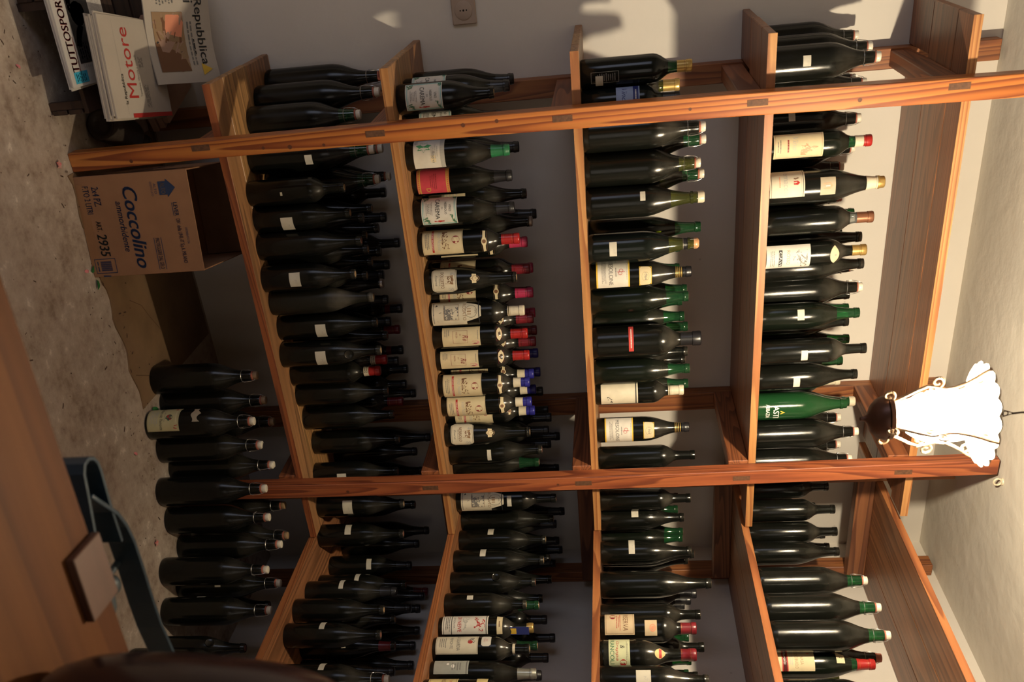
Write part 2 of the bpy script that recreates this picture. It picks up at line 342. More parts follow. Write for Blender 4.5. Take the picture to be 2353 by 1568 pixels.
M['paper'] = {k: plain('paper_'+k, rgb(*c), .75, noise=.25, nscale=30) for k, c in dict(white=(.70,.66,.58), cream=(.66,.55,.34), yellow=(.68,.54,.24), pale=(.58,.52,.28), red=(.56,.05,.075), ivory=(.66,.60,.46), silver=(.36,.37,.33),
              tag=(.60,.56,.46), blue=(.30,.38,.60), stripred=(.50,.045,.035), green=(.60,.62,.38), beige=(.62,.48,.30), medal=(.42,.36,.26)).items()}

# ------------------------------------------------------------------ room shell
def slab(name, a, b, mat): return struct(name, G().box(a, b).mesh(name, mat))
ZC = 2.655
slab('floor', (-4.4, -5.2, -.12), (0.12, .12, 0), M['floor'])
slab('ceiling', (-4.4, -5.2, ZC), (0.12, .12, ZC+.12), M['ceil'])
slab('wall_back', (-4.4, 0, 0), (.12, .12, ZC), M['wall'])
slab('wall_right', (0, -5.2, 0), (.12, 0, ZC), M['wall'])
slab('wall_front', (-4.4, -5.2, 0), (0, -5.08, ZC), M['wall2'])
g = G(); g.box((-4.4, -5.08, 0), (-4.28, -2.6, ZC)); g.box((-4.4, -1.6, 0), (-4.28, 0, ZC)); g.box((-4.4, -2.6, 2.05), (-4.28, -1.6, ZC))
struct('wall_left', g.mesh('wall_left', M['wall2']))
g = G(); g.box((-4.42, -2.64, 0), (-4.26, -2.58, 2.09)); g.box((-4.42, -1.62, 0), (-4.26, -1.56, 2.09)); g.box((-4.42, -2.64, 2.03), (-4.26, -1.56, 2.09))
struct('door_1', g.mesh('door_frame', M['rear']))

# ------------------------------------------------------------------ wine rack on the back wall
def board(name, a, b, m, parent, bev=.002, mat2=None):
    c = [(a[i]+b[i])/2 for i in range(3)]
    g = G().box([a[i]-c[i] for i in range(3)], [b[i]-c[i] for i in range(3)], bev)
    return obj(name, g.mesh(name, m), parent, c)
ZA = (.4368, .9289, 1.4305, 1.9268, 2.4139); T = .0219
XL, XE = -1.9665, -.4665
rack = thing('wine_rack', 'tall orange pine bottle rack with five shelves along the back wall', 'wine rack', (0, 0, 0))
# front posts: slim end post, corner post (slightly out of true, as built)
def post(name, pts, y0, y1, m, parent):
    g = G(); vs = []
    for x0, x1, z in pts: vs += [(x0, y0, z), (x1, y0, z), (x1, y1, z), (x0, y1, z)]
    fs = [(3, 2, 1, 0), tuple(len(vs)-4+i for i in range(4))]
    for k in range(len(pts)-1):
        for i in range(4): j = (i+1) % 4; fs.append((4*k+i, 4*k+j, 4*k+4+j, 4*k+4+i))
    g.add(vs, fs); me = recalc(g.mesh(name, m)); o = obj(name, me, parent)
    bv = o.modifiers.new('bevel', 'BEVEL'); bv.width = .0018; bv.segments = 1; return o
p1 = post('front_post', [(-1.8262, -1.7752, 0), (-1.8300, -1.7830, .41), (-1.8345, -1.7862, .92), (-1.8385, -1.7840, 1.78), (-1.833, -1.7765, 2.29), (-1.830, -1.7740, ZC)], -.5834, -.5355, M['post'], rack)
p2 = post('front_post', [(-.7155, -.6640, 0), (-.7127, -.6631, .33), (-.7080, -.6610, 1.2), (-.7090, -.6604, 1.67), (-.7170, -.6676, 2.28), (-.7223, -.6704, 2.643)], -.5834, -.5355, M['postR'], rack)
post('rear_post', [(-1.8270, -1.7690, 0), (-1.8280, -1.7700, 2.641)], -.0477, -.001, M['rear'], rack)
post('rear_post', [(-.7190, -.6500, 0), (-.7190, -.6510, 2.641)], -.0477, -.001, M['rear'], rack)
for xl, xr, pc, key, hs in ((-1.8, -1.772, p1, 'post', 0), (-.70, -.672, p2, 'postR', 1)):
    for i, z in enumerate(ZA):
        x0 = xl-.022
        b_ = board('cross_beam', (x0, -.5345, z-T-.062), (x0+.044, -.048, z-T-.0005), M['beam'], rack)
        if i > 0 or hs == 0:
            tz = z-T-.052; xx = {0: -1.8135, 1: -.6865}[hs] - (.004 if i == 4 and hs else 0)
            obj('tenon', G().box((xx-.008, -.5842, tz), (xx+.008, -.5832, tz+.052)).mesh('tenon', M['tenon']), rack)
for kx, kz in ((-1.793, .18), (-1.80, .565), (-1.797, .64), (-1.795, .735), (-1.817, 1.12), (-1.8205, 1.21), (-1.811, 1.71), (-1.80, 2.13), (-1.815, 2.35), (-.682, .60), (-.684, 1.30)):
    obj('knot', G().lathe([(.0001, 0), (random.uniform(.004, .007), 0)], 12, cap0=False, cap1=False).mesh('knot', M['knot']), rack, (kx, -.5838, kz), (math.pi/2, 0, 0))
# shelves: three planks each, with a thin front edging strip of its own grain
for i, z in enumerate(ZA):
    lo = i >= 3; pm = M['plankred'] if lo else M['plank']; em = M['edgered'] if i == 0 else M['edge']
    ys = [-.534, -.415, -.205, -.0015]
    if i in (0,): ys = [-.534, -.43, -.22, -.0015]
    zz = z
    xe = -.492 if i == 4 else XE
    for k in range(3):
        c0, c1 = ys[k]+(.0006 if k else 0), ys[k+1]-.0006
        if k == 2:      # rear plank stops in front of the wall posts by notches: cut in three
            for s0, s1 in ((XL+.002, -1.8295), (-1.7685, -.7205), (-.6495, xe)):
                board('shelf_plank', (s0, c0, zz-T), (s1, c1, zz), pm[k], rack)
        else:
            board('shelf_plank', (XL, c0, zz-T), (-.513 if k == 1 else xe, c1, zz), pm[k], rack)
    board('edging_strip', (XL, -.5352, zz-T-.0003), (xe, -.5339, zz+.0003), em, rack, 0)

# ------------------------------------------------------------------ rack on the side wall
ZB = (.4278, .9259, 1.4270, 1.9168, 2.4038)
rackB = thing('wine_rack', 'brown pine bottle rack running along the right-hand wall towards the camera', 'wine rack', (0, 0, 0))
XB = -.4623; YB = -2.15
for i, z in enumerate(ZB):
    y1 = -.0015
    xs = [XB, -.305, -.155, -.0015]
    for k in range(3):
        yy0 = y1 if k else (y1 if True else 0)
        if k == 2:
            for s0, s1 in ((-.1540, y1), (YB, -.2195)):
                board('shelf_plank', (xs[k]+.0006, min(s0, s1), z-T), (xs[k+1], max(s0, s1), z), M['plankB'][k], rackB)
        else:
            board('shelf_plank', (xs[k]+(.0006 if k else .0013), YB, z-T), (xs[k+1]-.0006, y1, z), M['plankB'][k], rackB)
    board('edging_strip', (XB, YB, z-T-.0003), (XB+.0012, y1, z+.0003), M['edgeB'], rackB, 0)
board('rear_post', (-.0477, -.2185, 0), (-.001, -.1555, 2.64), M['rear'], rackB)
board('front_post', (-.5115, -.2780, 0), (XB-.0005, -.2290, 2.64), M['rear'], rackB)
for z in ZB:
    board('cross_beam', (XB, -.274, z-T-.062), (-.0485, -.2195, z-T-.0005), M['beamx'], rackB)
board('front_post', (-.5115, -2.12, 0), (XB-.0005, -2.07, 2.64), M['rear'], rackB)
board('rear_post', (-.0477, -2.12, 0), (-.001, -2.07, 2.64), M['rear'], rackB)
for z in ZB: board('cross_beam', (XB, -2.11, z-T-.062), (-.0485, -2.08, z-T-.0005), M['beamx'], rackB)

# ------------------------------------------------------------------ bottles
PROF = {
 'G': [(.030,.0),(.0375,.001),(.0405,.007),(.0405,.148),(.0400,.160),(.0382,.176),(.0345,.192),(.0295,.207),(.0245,.221),(.0202,.235),(.0172,.249),(.0154,.263),(.0143,.280),(.0143,.2835),(.0157,.2845),(.0158,.292),(.0150,.2930),(.0150,.2985),(.0140,.300)],
 'B': [(.028,.0),(.0345,.001),(.0375,.006),(.0375,.190),(.0372,.197),(.0355,.206),(.0310,.216),(.0240,.226),(.0185,.234),(.0158,.243),(.0148,.255),(.0142,.284),(.0155,.285),(.0156,.2975),(.0145,.300)],
 'S': [(.036,.0),(.0435,.001),(.0472,.008),(.0475,.020),(.0475,.180),(.0468,.193),(.0440,.209),(.0390,.224),(.0330,.238),(.0275,.251),(.0228,.264),(.0195,.278),(.0175,.292),(.0168,.296),(.0165,.312),(.0150,.3165)],
 'C': [(.033,.0),(.0405,.001),(.0438,.008),(.044,.02),(.044,.160),(.0430,.174),(.0400,.190),(.0345,.208),(.0285,.225),(.0235,.241),(.0195,.258),(.0165,.275),(.0150,.288),(.0172,.289),(.0172,.297),(.0155,.298),(.0152,.308),(.0145,.310)],
 'D': [(.030,.0),(.0365,.001),(.0395,.007),(.0400,.02),(.0398,.100),(.0388,.118),(.0362,.138),(.0322,.158),(.0275,.177),(.0230,.195),(.0195,.212),(.0172,.230),(.0160,.250),(.0152,.270),(.0170,.2715),(.0172,.278),(.0160,.2795),(.0158,.285)],
 'M': [(.038,.0),(.046,.001),(.0497,.009),(.050,.02),(.050,.195),(.0485,.208),(.0440,.221),(.0370,.232),(.0290,.242),(.0225,.252),(.0192,.264),(.0185,.290),(.0190,.300),(.0215,.301),(.0218,.322),(.0205,.325)],
 'K': [(.036,.0),(.043,.001),(.0457,.008),(.046,.012),(.0448,.015),(.0448,.105),(.046,.109),(.0455,.125),(.0430,.143),(.0385,.160),(.0320,.176),(.0258,.190),(.0215,.204),(.0190,.220),(.0175,.245),(.0165,.275),(.0180,.277),(.0180,.296),(.0165,.300)],
}
NOM = {'G': (.0405, .30), 'B': (.0375, .30), 'S': (.0475, .335), 'C': (.044, .31), 'D': (.040, .285), 'M': (.05, .325), 'K': (.046, .30)}
FILL = {'G': .232, 'B': .236, 'S': .272, 'C': .235, 'D': .22, 'M': .3, 'K': .25}
def rad(ty, z):
    p = PROF[ty]
    for (r0, z0), (r1, z1) in zip(p, p[1:]):
        if z <= z1: return r0+(r1-r0)*max(0, (z-z0))/max(1e-9, z1-z0)
    return p[-1][0]
def slope(ty, z):
    a, b = rad(ty, z-.003), rad(ty, z+.003); return math.atan2(a-b, .006)
_gm = {}
def glass_mesh(ty, kind, neck):
    key = (ty, kind, neck)
    if key in _gm: return _gm[key]
    g = G(); pf = list(PROF[ty]); seg = 32
    fl = FILL[ty]
    if neck and neck != 'allgreen':
        pf = sorted(pf+[(rad(ty, fl), fl)], key=lambda q: (q[1], -q[0])) if False else pf
        i = next(k for k, q in enumerate(pf) if q[1] > fl); pf = pf[:i]+[(rad(ty, fl), fl)]+pf[i:]
    H = NOM[ty][1]
    pf2 = pf+[(pf[-1][0]-.0045, H), (.0095, H-.004), (.0093, H-.03)]
    if ty == 'S': pf2 = pf+[(.0095, .3165), (.0093, .30)]
    g.lathe(pf2, seg)
    mats = [M['greenbody'] if neck == 'allgreen' else M[kind]]
    if neck and neck != 'allgreen': mats.append(M[neck])
    me = g.mesh('glass', mats, True, 50)
    if len(mats) > 1:
        for p in me.polygons:
            if p.center.z > fl and abs(p.normal.z) < .999: p.material_index = 1
    _gm[key] = me; return me
_pm = {}
def sleeve(ty, z0, z1, mat, top=False, off=.0007):
    key = (ty, round(z0, 4), round(z1, 4), mat, top)
    if key in _pm: return _pm[key]
    zs = sorted({z0, z1} | {q[1] for q in PROF[ty] if z0 < q[1] < z1}); H = NOM[ty][1]
    pr = [(rad(ty, z0)-.0003, z0)]+[(rad(ty, z)+off, z) for z in zs]
    if top: pr += [(rad(ty, z1)-.0005, z1+.0009), (.0005, z1+.0011)]
    else: pr += [(rad(ty, z1)-.0003, z1)]
    me = G().lathe(pr, 28, cap0=False, cap1=False).mesh('sleeve', M[mat] if isinstance(mat, str) else mat, True, 50); _pm[key] = me; return me
def cyl(key, prof, mat, seg=20):
    if key not in _pm: _pm[key] = G().lathe(prof, seg).mesh(key if isinstance(key, str) else key[0], M[mat], True, 45)
    return _pm[key]
def bail_mesh():
    if 'bail' in _pm: return _pm['bail']
    g = G(); H = .335; z = H-.049
    g.tube([(.0182*math.cos(a), .0182*math.sin(a), z) for a in [2*math.pi*i/20 for i in range(20)]], .0009, 5, True)
    for s in (-1, 1):
        # little coil at the pivot, then the link up to the stopper
        g.tube([(s*(.0205), .0028*math.cos(a), z+.002+.0028*math.sin(a)) for a in [2*math.pi*i/9 for i in range(9)]], .0008, 5, True)
        g.tube([(s*.0205, 0, z+.002), (s*.0215, 0, z+.010), (s*.0205, .001, z+.020), (s*.0185, .001, z+.032), (s*.0150, .0005, H-.0085), (s*.0095, 0, H-.0065)], .0009, 5)
        g.tube([(s*.0205, .001, z+.002), (s*.0200, .006, z+.006), (s*.0175, .010, z+.008), (s*.012, .0135, z+.004)], .0008, 5)
    _pm['bail'] = g.mesh('wire_bail', M['wire'], True); return _pm['bail']
def stopper_mesh(kind):
    k = 'stop'+kind
    if k in _pm: return _pm[k]
    H = .335; pr = [(.009, H-.0195), (.0128, H-.0135), (.0135, H-.0125), (.0135, H-.004), (.0128, H-.001), (.010, H)]
    g = G().lathe(pr, 20)
    if kind == 'broken':
        g.v = [(x, y, z-(.0035 if (x+y*.6) > .005 and z > H-.006 else 0)) for x, y, z in g.v]
    m = {'white': 'porcelain', 'broken': 'porcelain', 'rubber': 'oldporcelain', 'dark': 'rubber'}[kind]
    _pm[k] = g.mesh('stopper', M[m], True, 40); return _pm[k]

# label designs -------------------------------------------------------------
def L_carema(): return 'white', [('f', .02, .03, .98, .97, .0016, 'teal'), ('f', .05, .07, .95, .93, .0006, 'teal'), ('s', .03, .80, .30, .97, 26, 'dgreen'), ('s', .70, .80, .97, .97, 26, 'dgreen'), ('s', .03, .03, .25, .30, 24, 'dgreen'), ('s', .75, .03, .97, .30, 24, 'dgreen'),
    ('t', 'VINO', .5, .78, .075, 'black', 0, 0, .2), ('t', 'NEBBIOLO', .5, .66, .065, 'black', 0, 0, .36), ('t', 'DI', .5, .57, .045, 'black'), ('t', 'CAREMA', .5, .40, .125, 'black', 0, .012, .62), ('l', .3, .7, .12, .32, 5, 'grey'), ('s', .86, .35, .95, .72, 14, 'red')]
def L_leaf():
    ops = [('r', 0, .86, 1, 1, 'lgrey'), ('l', .30, .72, .55, .80, 4, 'lgrey'), ('t', 'Riserva', .66, .60, .09, 'grey', .3), ('l', .05, .3, .02, .14, 3, 'grey')]
    for a in range(7):
        c, s = math.cos(a*.9), math.sin(a*.9); ops.append(('p', [(.36, .34), (.36+.10*c-.05*s, .34+.15*s+.06*c), (.36+.17*c, .34+.26*s), (.36+.10*c+.05*s, .34+.15*s-.06*c)], 'green'))
    return 'white', ops+[('r', .62, .55, .80, .72, 'cream')]
def L_redlab(): return 'red', [('r', .0, .90, 1, .93, 'gold'), ('r', 0, .97, 1, .99, 'gold'), ('r', .0, .08, 1, .11, 'gold'), ('r', 0, .02, 1, .035, 'gold')]+[('r', .02+i*.06, .935, .05+i*.06, .965, 'gold') for i in range(16)]+[('r', .02+i*.06, .04, .05+i*.06, .075, 'gold') for i in range(16)]+[('l', .3, .85, .40, .62, 4, 'dred'), ('t', 'D', .85, .28, .14, 'gold', 0, .01)]
def L_blank(): return 'cream', [('l', .2, .8, .2, .8, 7, 'lgrey')]
def L_yellow(): return 'cream', [('f', .02, .015, .98, .985, .0006, 'brown'), ('l', .2, .8, .06, .18, 3, 'grey'), ('r', .10, .235, .90, .285, 'red'), ('t', 'VINO ROSSO', .5, .243, .034, 'white', 0, 0, .6), ('t', 'Vino Nobile', .52, .38, .10, 'lgrey', .35, 0, .62), ('s', .22, .50, .78, .70, 60, 'brown'), ('e', .5, .83, .0115, .0115, 'dred'), ('s', .4, .77, .6, .89, 18, 'cream')]
def L_D(word): return 'ivory', [('f', .05, .04, .95, .96, .0009, 'black'), ('t', word, .5, .36, .13, 'brown', 0, .012, .62), ('t', 'DEL PIEMONTE', .5, .29, .045, 'grey', 0, 0, .4), ('t', 'Riserva', .5, .14, .10, 'grey', .4), ('p', [(.36,.52),(.64,.52),(.64,.70),(.68,.86),(.60,.86),(.60,.80),(.54,.80),(.54,.88),(.46,.88),(.46,.80),(.40,.80),(.40,.86),(.32,.86),(.36,.70)], 'tan'), ('s', .36, .54, .64, .84, 30, 'brown'), ('s', .70, .66, .92, .92, 14, 'lgrey'), ('s', .08, .66, .3, .92, 14, 'lgrey')]
def L_rosato(): return 'ivory', [('r', .0, .945, 1, .965, 'black'), ('p', [(.2,.10),(.28,.07),(.52,.15),(.8,.10),(.82,.13),(.5,.20),(.25,.12)], 'black'), ('f', .22, .24, .78, .55, .0012, 'tan'), ('s', .24, .26, .76, .53, 120, 'grey'), ('t', 'ROSATO', .5, .63, .07, 'tan', 0, 0, .6), ('r', .4, .72, .6, .80, 'tan'), ('o', .5, .80, .019, .019, .0010, 'black'), ('t', '1975', .5, .87, .035, 'black'), ('l', .05, .95, .01, .06, 1, 'grey')]
def L_re(): return 'cream', [('r', .2, .28, .8, .287, 'dred'), ('r', .2, .66, .8, .667, 'dred'), ('r', .19, .28, .20, .667, 'dred'), ('r', .8, .28, .81, .667, 'dred'), ('t', 'VINO DA', .40, .36, .045, 'dred', 0, 0, .3), ('t', 'DI', .4, .46, .035, 'dred'), ('t', 'Re', .56, .54, .15, 'dred', .3, 0, .28), ('p', [(.72,.78),(.88,.78),(.90,.92),(.80,.98),(.70,.92)], 'pink'), ('s', .72, .80, .88, .94, 16, 'dred'), ('l', .1, .5, .05, .2, 3, 'grey'), ('l', .15, .7, .92, .96, 1, 'grey')]
def L_castle(): return 'white', [('r', 0, .03, 1, .04, 'black'), ('r', 0, .20, 1, .215, 'black'), ('r', 0, .955, 1, .97, 'black'), ('t', 'DI NEIVE', .55, .34, .085, 'red', 0, .015, .7), ('t', 'RISERVA', .5, .25, .04, 'grey', 0, 0, .5), ('l', .1, .9, .07, .18, 3, 'black'), ('s', .2, .46, .8, .66, 50, 'lgrey'), ('s', .25, .70, .75, .93, 46, 'red'), ('t', '2', .82, .8, .10, 'red', .2)]
def L_guardia(): return 'ivory', [('f', .03, .02, .97, .98, .0006, 'grey'), ('t', 'LA GUARDIA', .5, .50, .085, 'grey', 0, .01, .7), ('t', 'PIEMONTE', .5, .34, .07, 'grey', 0, 0, .55), ('e', .48, .82, .006, .008, 'red'), ('s', .3, .72, .7, .93, 26, 'grey'), ('l', .2, .8, .08, .26, 4, 'grey')]
def L_silver(): return 'silver', [('l', .2, .8, .5, .8, 4, 'grey'), ('e', .35, .40, .004, .004, 'white'), ('e', .5, .55, .006, .005, 'white'), ('r', 0, .93, 1, .96, 'grey')]
def L_yellow2(): return 'yellow', [('f', .05, .04, .95, .96, .0012, 'brown'), ('t', 'RISERVA', .5, .45, .14, 'brown', .2, .01, .7), ('t', 'Vino', .5, .7, .12, 'red', .2)]
def L_mes(): return 'white', [('r', 0, 0, 1, .045, 'yellow'), ('r', 0, .955, 1, 1, 'yellow'), ('t', 'MESOLONE', .5, .38, .13, 'grey', 0, .012, .78), ('o', .46, .75, .005, .006, .0012, 'red'), ('o', .54, .72, .005, .006, .0012, 'red'), ('r', .495, .63, .51, .86, 'red'), ('l', .3, .7, .56, .62, 1, 'grey'), ('l', .15, .85, .16, .30, 4, 'grey'), ('l', .2, .8, .89, .94, 1, 'lgrey')]
def L_strip(): return 'stripred', [('l', .08, .92, .25, .75, 1, 'white')]
def L_side(): return 'ivory', [('r', 0, .93, 1, .96, 'black'), ('s', .4, .1, .9, .3, 14, 'black')]
def L_peel(): return 'beige', [('f', .04, .04, .96, .96, .0008, 'brown'), ('e', .3, .27, .009, .009, 'dred'), ('t', 'RISERVA', .5, .62, .17, 'brown', .15, 0, .7), ('l', .15, .85, .38, .54, 3, 'red')]
def L_grappa(): return 'green', [('t', 'FRANCOLI', .5, .07, .20, 'dgreen', 0, .012, .8), ('t', 'Grappa', .5, .36, .13, 'red', .25, 0, .6), ('t', '&', .42, .55, .22, 'black', .2), ('l', .2, .8, .82, .92, 2, 'grey'), ('e', .86, .68, .0105, .0105, 'red'), ('s', .78, .55, .94, .85, 14, 'dred')]
def L_horse(): return 'cream', [('f', .05, .03, .95, .97, .0006, 'dred'), ('t', 'Vino', .42, .38, .11, 'lgrey', .35), ('l', .2, .8, .25, .33, 1, 'dred'), ('s', .35, .55, .85, .90, 90, 'lorange'), ('l', .2, .8, .06, .16, 2, 'grey')]
def L_vern(): return 'ivory', [('r', 0, .95, 1, .965, 'black'), ('r', 0, .9, 1, .905, 'grey'), ('t', 'Vernaccia', .52, .40, .17, 'lgrey', .15, 0, .85), ('p', [(.54,.68),(.64,.68),(.65,.80),(.59,.86),(.53,.80)], 'red'), ('s', .42, .70, .5, .86, 12, 'brown'), ('l', .3, .8, .25, .32, 1, 'lorange'), ('r', 0, .04, 1, .05, 'black')]
def L_chi(): return 'white', [('r', .18, .28, .78, .36, 'black'), ('t', 'CAVI', .48, .29, .06, 'white', 0, .02, .5), ('t', 'ROSSO', .45, .46, .08, 'lorange', 0, 0, .5), ('s', .2, .62, .85, .92, 60, 'grey'), ('l', .2, .8, .08, .2, 3, 'grey')]
def L_asti(): return None, [('t', 'ASTI', .5, .50, .30, 'white', 0, .02, .55), ('t', 'ABBAZIA', .45, .12, .20, 'white', 0, .02, .6), ('p', [(.42,.86),(.5,1.1),(.58,.86),(.54,.86),(.5,.98),(.46,.86)], 'yellow')]
def L_vasa(): return 'cream', [('r', 0, .14, 1, .30, 'red'), ('r', 0, .17, 1, .27, 'black'), ('t', 'Barolo', .5, .185, .07, 'white', .2, 0, .5), ('t', 'NUOVO BAROLO', .55, .48, .09, 'tan', 0, 0, .7), ('t', 'VASA', .62, .62, .09, 'tan', 0, 0, .3), ('e', .3, .84, .005, .005, 'lorange'), ('l', .15, .85, .34, .44, 2, 'lgrey')]
def L_bw(): return 'blue', [('t', 'Vino', .4, .25, .22, 'navy', .4), ('r', 0, .72, 1, .95, 'navy'), ('l', .1, .9, .77, .9, 1, 'white'), ('e', .75, .45, .005, .004, 'cream')]
def L_frame(): return None, [('f', 0, 0, 1, 1, .0006, 'lgrey'), ('l', .1, .9, .2, .9, 9, 'grey')]
def L_barb(): return 'pale', [('f', .015, .02, .985, .98, .0006, 'brown'), ('t', 'Barbera del Piemonte', .52, .40, .105, 'black', .1, 0, .86), ('l', .2, .8, .08, .34, 5, 'lgrey'), ('t', 'VINO DA TAVOLA', .5, .53, .035, 'grey', 0, 0, .35), ('e', .52, .70, .010, .010, 'black'), ('e', .50, .68, .006, .006, 'red'), ('e', .58, .73, .003, .003, 'red'), ('s', .38, .60, .66, .82, 20, 'dgreen'), ('p', [(.15,.92),(.85,.95),(.86,.88),(.16,.85)], 'red'), ('p', [(.08,.95),(.2,.9),(.18,.82),(.1,.84)], 'red'), ('p', [(.78,.96),(.92,.93),(.9,.83),(.8,.86)], 'red'), ('l', .2, .8, .88, .93, 1, 'cream')]
DES = dict(barbera=L_barb, carema=L_carema, leaf=L_leaf, redlab=L_redlab, blank=L_blank, yellow=L_yellow, dolcetto=lambda: L_D('DOLCETTO'), nebbiolo=lambda: L_D('NEBBIOLO'), rosato=L_rosato, rosato2=L_rosato, re=L_re, castle=L_castle,
           guardia=L_guardia, silver=L_silver, yellow2=L_yellow2, mesolone=L_mes, redstrip=L_strip, rosatoside=L_side, peel=L_peel, grappa=L_grappa, redhorse=L_horse, vernaccia=L_vern, chianti=L_chi, asti=L_asti, vasa=L_vasa, bluewhite=L_bw, frameback=L_frame)
COLLAR = dict(yellow=('cream', [('e', .5, .5, .0055, .0055, 'brown'), ('f', .02, .05, .98, .95, .0005, 'brown')]), dolcetto=('cream', [('o', .5, .68, .011, .011, .0016, 'tan'), ('t', 'E', .5, .60, .22, 'tan'), ('s', .4, .05, .6, .3, 10, 'brown')]),
           nebbiolo=('cream', [('o', .5, .68, .011, .011, .0016, 'tan'), ('t', 'E', .5, .60, .22, 'tan'), ('s', .4, .05, .6, .3, 10, 'brown')]), re=('cream', [('l', .3, .7, .3, .7, 2, 'brown'), ('f', .02, .05, .98, .95, .0005, 'dred')]),
           mesolone=('cream', [('f', 0, 0, 1, 1, .0016, 'yellow'), ('t', '1964', .5, .42, .24, 'grey', .1), ('o', .5, .5, .014, .011, .0006, 'tan')]), vernaccia=('medal', [('p', [(.35,.2),(.65,.2),(.68,.65),(.5,.8),(.32,.65)], 'lorange'), ('t', '1', .5, .35, .3, 'white')]),
           castle=('cream', [('l', .3, .7, .3, .7, 1, 'brown')]), guardia=('white', [('t', 'RIS', .5, .5, .16, 'pink'), ('t', 'DOC', .5, .25, .16, 'pink')]), chianti=('cream', [('e', .5, .6, .003, .003, 'pink')]), peel=('beige', [('o', .5, .65, .010, .010, .003, 'lorange'), ('e', .5, .65, .005, .005, 'lorange')]),
           grappa=('yellow', [('r', .1, .4, .9, .65, 'red'), ('l', .2, .8, .45, .6, 1, 'white')]), vasa=('cream', [('t', '2', .5, .35, .4, 'black')]), barbera=('medal', []), yellow2=('yellow', []))
def wrap_fn(ty, a0, z0, off):
    R = NOM[ty][0]
    def fn(a, b):
        z = z0+b; r = rad(ty, z)+off; th = a0+a/R; return (r*math.cos(th), r*math.sin(th), z)
    return fn
def patch(name, ty, a0, a1, z0, z1, off, mat, parent, shape=None, label=None):
    """curved sheet with real thickness; shape(u)-> (v0,v1) trims it"""
    nu = max(4, int((a1-a0)*9)); nv = max(1, int((z1-z0)/.012)); g = G(); vs = []; 
    for lay in (off, off-.0004):
        for i in range(nu+1):
            u = i/nu; v0, v1 = shape(u) if shape else (0, 1)
            for j in range(nv+1):
                v = v0+(v1-v0)*j/nv; z = z0+(z1-z0)*v; r = rad(ty, z)+lay; th = a0+(a1-a0)*u; vs.append((r*math.cos(th), r*math.sin(th), z))
    n = (nu+1)*(nv+1); fs = []
    for i in range(nu):
        for j in range(nv):
            q = (i*(nv+1)+j, (i+1)*(nv+1)+j, (i+1)*(nv+1)+j+1, i*(nv+1)+j+1); fs.append(q); fs.append(tuple(reversed([k+n for k in q])))
    ring = [i*(nv+1) for i in range(nu+1)]+[nu*(nv+1)+j for j in range(1, nv+1)]+[i*(nv+1)+nv for i in range(nu-1, -1, -1)]+[j for j in range(nv-1, 0, -1)]
    for k in range(len(ring)):
        a, b = ring[k], ring[(k+1) % len(ring)]; fs.append((b, a, a+n, b+n))
    g.add(vs, fs); return obj(name, g.mesh(name, mat, True, 50), parent, label=label)
def arch(u): c = abs(2*u-1); return (.0, 1-.0*c if c < .35 else 1-.30*min(1, (c-.35)/.35)**1.3)
def rounded(u): c = abs(2*u-1); k = max(0, (c-.72)/.28); return (.16*k*k, 1-.22*k*k)
def torn(u): return (.12+.1*math.sin(9*u), .9-.35*abs(math.sin(5*u+1)))
def crescent(u): c = 2*u-1; return (.0+.45*c*c, .55+.45*c*c) if False else (.5-.5*(1-c*c), 1.0-.5*c*c)
def ribbon(u): c = abs(2*u-1); return (.28+.0*c, .72) if c > .38 else (.0+.28*(c/.38), 1-.28*(c/.38))

